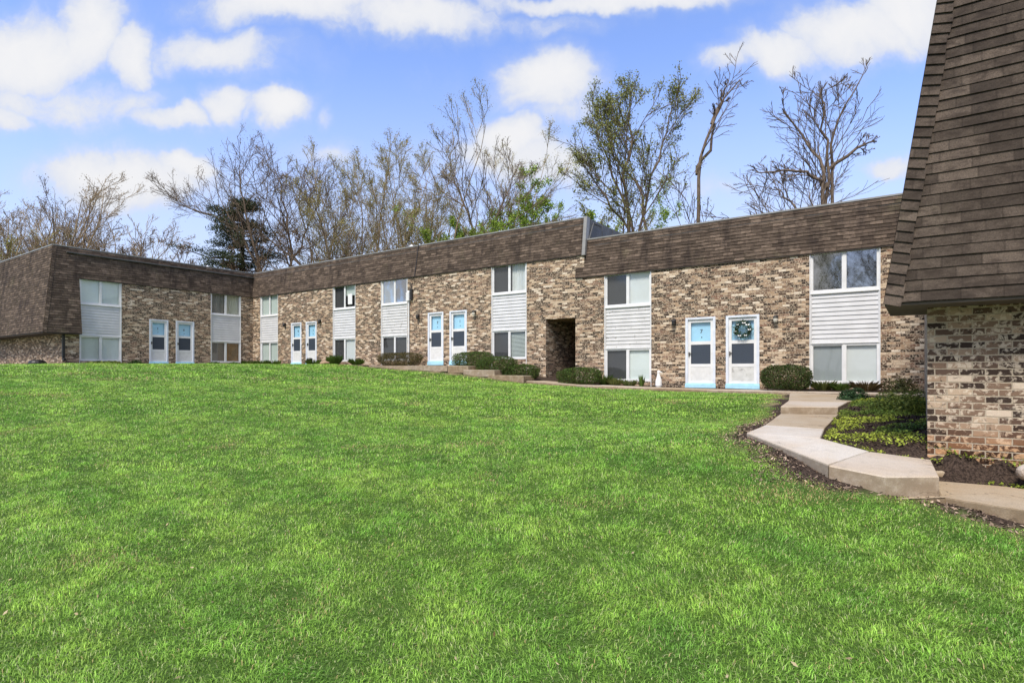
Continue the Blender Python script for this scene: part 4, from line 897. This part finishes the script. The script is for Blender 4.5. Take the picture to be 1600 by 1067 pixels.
# centre
tr('spreading bare tree leaning left over the dark pine',410,48,(372,208),109,cnts=(13,8,6,5),stempx=[[(412,425),(400,360),(385,300),(378,250),(372,208)],[(405,390),(370,320),(330,290),(292,278)]],stems=2,first=.2,leaves=4000,lcol=BRN,lsize=0.08,r0=.15)
tr('tall bare tree with straight trunk just right of the inner roof corner',455,48,(432,205),110,cnts=(13,8,6,5),stempx=[[(455,420),(455,350),(445,280),(430,207)],[(455,385),(475,330),(500,250)]],stems=2,first=.25,leaves=4000,lcol=BRN,lsize=0.08,r0=.15)
tr('bare tree with a dark trunk slanting to the left',505,47,(410,330),111,cnts=(10,6,5,4),stempx=[[(507,405),(470,360),(440,325),(405,290)],[(505,405),(530,375),(560,330)]],stems=2,first=.3,r0=.15)
tr('slender bare tree with upright trunk left of the dense group',522,50,(475,240),112,cnts=(13,8,6,5),stempx=[[(523,405),(505,330),(480,240)]],mat='bark',leaves=4000,lcol=BRN,lsize=0.08,r0=.15)
tr('twiggy tree with grey trunk at the left of the dense group',545,50,(545,222),113,cnts=(9,7,6,4),stems=4,leaves=17000,lcol=BUD,lsize=0.085,spread=0.55,first=0.2,ang=0.5,mat='bark_tan',r0=.17,thick=1.18,wob=.13)
tr('budding tree with pale fan of branches, third in the dense group',592,52,(595,225),114,cnts=(9,7,6,4),stems=4,leaves=17000,lcol=BUD,lsize=0.085,mat='bark_tan',spread=0.55,first=0.2,ang=0.5,r0=.17,thick=1.18,wob=.13)
tr('budding tan tree in the middle of the dense group',635,54,(640,222),115,cnts=(9,7,6,4),stems=4,leaves=17000,lcol=BUD,lsize=0.085,mat='bark_tan',spread=0.55,first=0.2,ang=0.5,r0=.17,thick=1.18,wob=.13)
tr('tallest budding tree of the dense group above the long roof',682,52,(680,192),116,cnts=(9,7,6,4),stems=4,leaves=17000,lcol=BUD,lsize=0.085,mat='bark_tan',spread=0.55,first=0.2,ang=0.5,r0=.17,thick=1.18,wob=.13)
tr('dark forked bare tree at the right end of the dense group',746,46,(705,205),117,cnts=(13,8,6,5),stempx=[[(747,375),(740,310),(725,250),(705,205)],[(747,360),(770,310),(785,260),(800,215)]],stems=2,first=.3,ang=.5,leaves=1500,lcol=BRN,lsize=0.08,r0=.15)
tr('thin crooked tree filling the gap behind the dense group',712,56,(722,205),118,cnts=(9,7,6,4),stems=4,leaves=17000,lcol=BUD,lsize=0.085,mat='bark_tan',spread=0.55,first=0.2,ang=0.5,r0=.17,thick=1.18,wob=.13)
tr('low bushy budding tree under the dense group at the roof line',610,50,(610,300),119,cnts=(10,7,6,5),stems=4,leaves=8000,lcol=BUD,lsize=.1,mat='bark_tan',spread=0.7)
tr('bright green leafing tree behind the roof left of its step',815,54,(800,288),120,cnts=(10,6,5,4),stems=3,leaves=22000,lcol=GRN,lsize=0.19,spread=0.9)
tr('bright green bush tree rising behind the forked dark tree',772,50,(775,305),155,cnts=(9,6,5,4),stems=4,leaves=12000,lcol=GRN,lsize=.15,spread=.8)
tr('small fresh green tree just left of the roof step',868,52,(868,284),121,cnts=(8,6,5,4),stems=3,leaves=13000,lcol=GRN,lsize=.16,spread=0.8)
tr('broad multi stemmed tree with sparse olive leaves above the roof step',1000,38,(985,112),122,cnts=(12,8,6,5),stempx=[[(985,355),(975,270),(985,190),(985,115)],[(990,355),(960,270),(940,210),(925,160)],[(1000,355),(1015,270),(1040,200),(1055,135)],[(1010,355),(1000,280),(955,215),(950,150)],[(985,350),(945,290),(915,245)]],stems=5,leaves=15000,lcol=OLV,lsize=0.12,first=.3,r0=.15,ang=.55,Lr=(.27,.5,.5))
tr('low olive leaved bush tree at the foot of the broad leafing tree',955,37,(950,280),123,cnts=(8,6,5,3),stems=3,leaves=5000,lcol=OLV,lsize=.11)
tr('tall crooked bare tree with two leaning stems right of the leafing tree',1088,36,(1155,82),124,cnts=(7,5,5,4),stempx=[[(1087,345),(1089,240),(1105,180),(1125,130),(1158,88)],[(1089,250),(1112,200),(1118,150),(1130,125)],[(1112,165),(1132,120),(1140,88)]],stems=3,first=.45,ang=.6,Lr=(.22,.45,.45),r0=.14,thick=.85)
tr('small sparse sapling beside the tall crooked tree',1108,37,(1105,250),125,cnts=(6,5,4,3),stems=2,leaves=500,lcol=OLV,lsize=.1,r0=.06)
tr('dead bare tree with twin trunks standing clear right of centre',1290,33,(1290,85),126,cnts=(8,7,6,5),stempx=[[(1287,320),(1285,230),(1270,190),(1225,135)],[(1297,320),(1297,210),(1310,150),(1345,85)],[(1292,300),(1294,200),(1285,150),(1290,95)],[(1292,270),(1250,245),(1180,245)],[(1297,240),(1330,210),(1368,190)]],stems=5,first=.3,r0=.145,ang=.55,Lr=(.28,.5,.5),thick=.82)
tr('low wide bare tree spreading left at the roof line beside the dead tree',1258,34,(1200,230),127,cnts=(9,7,6,4),stempx=[[(1258,320),(1235,270),(1210,230)],[(1255,325),(1210,325),(1155,290)],[(1258,320),(1262,280),(1268,235)]],stems=3,first=.25,r0=.12,Lr=(.4,.5,.5),thick=.85)
def copy_thing(o,loc,rz,label,sc=1.0):
    c=o.copy(); COL.objects.link(c); c.location=loc; c.rotation_euler=(0,0,rz); c.scale=(sc,)*3; c['label']=label
    for ch in list(o.children):
        d=ch.copy(); COL.objects.link(d); d.parent=c
byl=lambda t:next(o for o in bpy.data.objects if o.get('label','').startswith(t))
for nm,(x,y),rz,sc,lab in (('spreading bare tree',(-8.2,-13.5),.4,.8,'bare tree behind the viewer mirrored in the far right upper panes'),('tall bare tree with straight',(-5.2,-13.0),1.9,.75,'second bare tree behind the viewer mirrored in the upper panes'),('dark forked bare tree',(-12.5,-14),3.0,.85,'third bare tree behind the viewer mirrored in the upper panes'),('budding tan tree in the middle',(-18,-13),4.4,.8,'budding tree behind the viewer mirrored in the upper panes'),('budding tree with pale fan',(-9,-19),2.4,.8,'pale budding tree behind the viewer mirrored in the upper panes')):
    copy_thing(byl(nm),(x,y,gz1(x,y)),rz,lab,sc)
print('tree faces',tot)
# pine
def pine():
    f=913.;Z=50; X=(378-800)/f*Z; zb=gz1(X,Z); H=CAM_H+(580-312)/f*Z-zb; g=np.random.default_rng(140)
    o=empty('pine_tree',(X,Z,zb)); tag(o,'dark green pine tree behind the left wing roof','tree')
    tk=MB(); tk.tube([(0,0,-.4),(.1,0,H*.5),(0,0,H*.98)],[.3,.18,.04],8); tk.build('trunk',M['bark_dark'],o)
    br=[];pts=[]
    for k in range(120):
        h=H*(.22+.77*(k/120)); R_=min((H-h)*.75+.7,3.9)*(.55+.45*abs(math.sin(h*1.9+.6)))+g.random()*.7; a=g.uniform(0,6.283); R_*=g.uniform(.6,1.25)
        q=np.array([[0,0,h],[math.cos(a)*R_*.5,math.sin(a)*R_*.5,h-.05*R_],[math.cos(a)*R_,math.sin(a)*R_,h+.12*R_]]); br.append((q,np.array([.06,.035,.012])))
        for t in np.linspace(.35,1.05,7):
            c=q[0]+(q[2]-q[0])*t; pts.append(c+g.normal(size=(34,3))*np.array([.26,.26,.16]))
    P=np.concatenate(pts); N=len(P); v,f_,l,c=leaf_quads(P,.26,tint(N,(.022,.040,.018),(.085,.105,.045),141),.22,seed=142)
    v2,fc=tube_np(br,4); b=len(v)
    m=mesh_np('crown',np.concatenate([v,v2]),np.concatenate([f_,(fc+b).ravel()]),np.concatenate([l,np.full(len(fc),4)]),[M['leaf']],o,np.concatenate([c,np.tile([[.05,.035,.028,1]],(len(v2),1))]))
pine()

# ------------------------------------------------------------------ sky, sun, camera
EXPO=.90
SUN_EL,SUN_AZ=R(54),R(207)      # azimuth clockwise from +Y
w=NT('World',True); scene.world=w.m
sky=w.n('ShaderNodeTexSky',sky_type='NISHITA'); sky.sun_disc=False; sky.sun_elevation=SUN_EL; sky.sun_rotation=SUN_AZ; sky.air_density=1.0; sky.dust_density=.6; sky.ozone_density=2.0
gen=w.n('ShaderNodeTexCoord').outputs['Generated']; sp=w.n('ShaderNodeSeparateXYZ',{0:gen})
yy=w.math('MAXIMUM',w.math('ABSOLUTE',sp.outputs[1]),.05); a_=w.math('DIVIDE',sp.outputs[0],yy); b_=w.math('DIVIDE',sp.outputs[2],yy)
ab=w.n('ShaderNodeCombineXYZ',{0:a_,1:b_}).outputs[0]
wn=w.n('ShaderNodeTexNoise',{'Vector':ab,'Scale':5.0,'Detail':5,'Roughness':.6},noise_dimensions='2D').outputs['Color']
wv_=w.n('ShaderNodeVectorMath',{0:wn,1:(.5,.5,.5)},operation='SUBTRACT').outputs[0]
wv_=w.n('ShaderNodeVectorMath',{0:wv_,'Scale':.10},operation='SCALE').outputs[0]
abw=w.n('ShaderNodeVectorMath',{0:ab,1:wv_},operation='ADD').outputs[0]
clouds=[(50,85,150,100,1),(130,60,70,90,1),(205,95,55,60,1),(90,160,190,60,.8),(330,85,150,45,.8),(400,100,60,45,.6),(355,165,55,38,1),(425,168,62,34,1),(280,185,85,28,.85),
 (470,10,190,46,.95),(640,26,150,50,1),(520,45,60,25,.5),(855,125,85,70,1.1),(870,170,90,45,.7),(800,215,65,45,1),(850,250,110,60,.9),(760,240,70,45,.7),(190,285,160,60,.95),(280,262,55,32,1),(160,265,55,30,.7),
 (950,-2,240,26,.9),(860,30,120,25,.5),(1215,85,90,42,1),(1120,95,60,28,.6),(1340,55,130,65,1),(1420,20,110,75,1),(1290,115,120,25,.4),(25,195,60,32,.8),(1390,262,55,26,.7),(1110,290,110,35,.55),(505,180,16,18,.5),(520,235,70,30,.6),(640,250,200,40,.5),(1300,330,200,30,.4),(60,290,80,40,.5)]
acc=None
for cx,cy,rx,ry,wt in clouds:
    d=w.n('ShaderNodeVectorMath',{0:abw,1:((cx-800)/913,(580-cy)/913,0)},operation='SUBTRACT').outputs[0]
    d=w.n('ShaderNodeVectorMath',{0:d,1:(913/rx,913/ry,0)},operation='MULTIPLY').outputs[0]
    d=w.n('ShaderNodeVectorMath',{0:d},operation='LENGTH').outputs['Value']
    k=w.smooth(d,1.45,.15,0,wt); acc=k if acc is None else w.math('MAXIMUM',acc,k)
front=w.math('GREATER_THAN',sp.outputs[1],0.0)
n1=w.noise(abw,7,9,.62,0,'2D'); n2=w.noise(ab,3.2,6,.6,0,'2D')
generic=w.smooth(n2,.34,.56,0,.95)  # unseen clouds behind the camera, thickened to whiten and lift the fill light
m_=w.math('ADD',w.math('MULTIPLY',acc,front),w.math('MULTIPLY',generic,w.math('SUBTRACT',1.0,front)))
dv=w.math('ADD',m_,w.math('MULTIPLY',w.math('SUBTRACT',n1,.5),1.0)); dens=w.math('ADD',w.math('MULTIPLY',w.smooth(dv,.36,.74),.52),w.math('MULTIPLY',w.smooth(dv,.0,.90),.48))
dens=w.math('MULTIPLY',dens,w.smooth(b_,-.02,.05))
# brighter tops, bluish grey bases
shade=w.smooth(w.math('ADD',w.math('MULTIPLY',n1,.55),w.math('MULTIPLY',m_,.62)),.42,1.0)
SK=.15
KW=.905/(SK*2**EXPO); cl=w.mix(shade,(.74*KW,.80*KW,.94*KW),(1.0*KW,1.0*KW,1.02*KW))
hz=w.smooth(b_,.75,.0)
skyc=w.mix(1.0,sky.outputs[0],(.90,.90,1.10),'MULTIPLY')
skyc=w.mix(w.smooth(b_,.58,.06,0,.82),skyc,(.74*KW,.81*KW,.97*KW)); fin=w.mix(dens,skyc,cl)
bg=w.n('ShaderNodeBackground',{'Color':fin,'Strength':SK}); wo=w.t.nodes.new('ShaderNodeOutputWorld'); w.t.links.new(bg.outputs[0],wo.inputs[0])
ld=bpy.data.lights.new('sun','SUN'); ld.energy=2.4; ld.angle=R(16); ld.color=(1,.93,.82)
so=bpy.data.objects.new('sun',ld); COL.objects.link(so)
sd=Vector((math.sin(SUN_AZ)*math.cos(SUN_EL),math.cos(SUN_AZ)*math.cos(SUN_EL),math.sin(SUN_EL))); so.rotation_euler=sd.to_track_quat('Z','Y').to_euler(); so.location=(0,0,30)
cam=bpy.data.cameras.new('camera'); co=bpy.data.objects.new('camera',cam); COL.objects.link(co)
co.location=(0,0,CAM_H); co.rotation_euler=(R(90),0,0); cam.sensor_width=36; cam.sensor_fit='HORIZONTAL'; cam.lens=913/1600*36; cam.shift_y=46.5/1600; cam.clip_start=.05; cam.clip_end=2000
scene.camera=co
vs=scene.view_settings; vs.view_transform='Standard'; vs.look='None'; vs.exposure=EXPO; vs.gamma=1
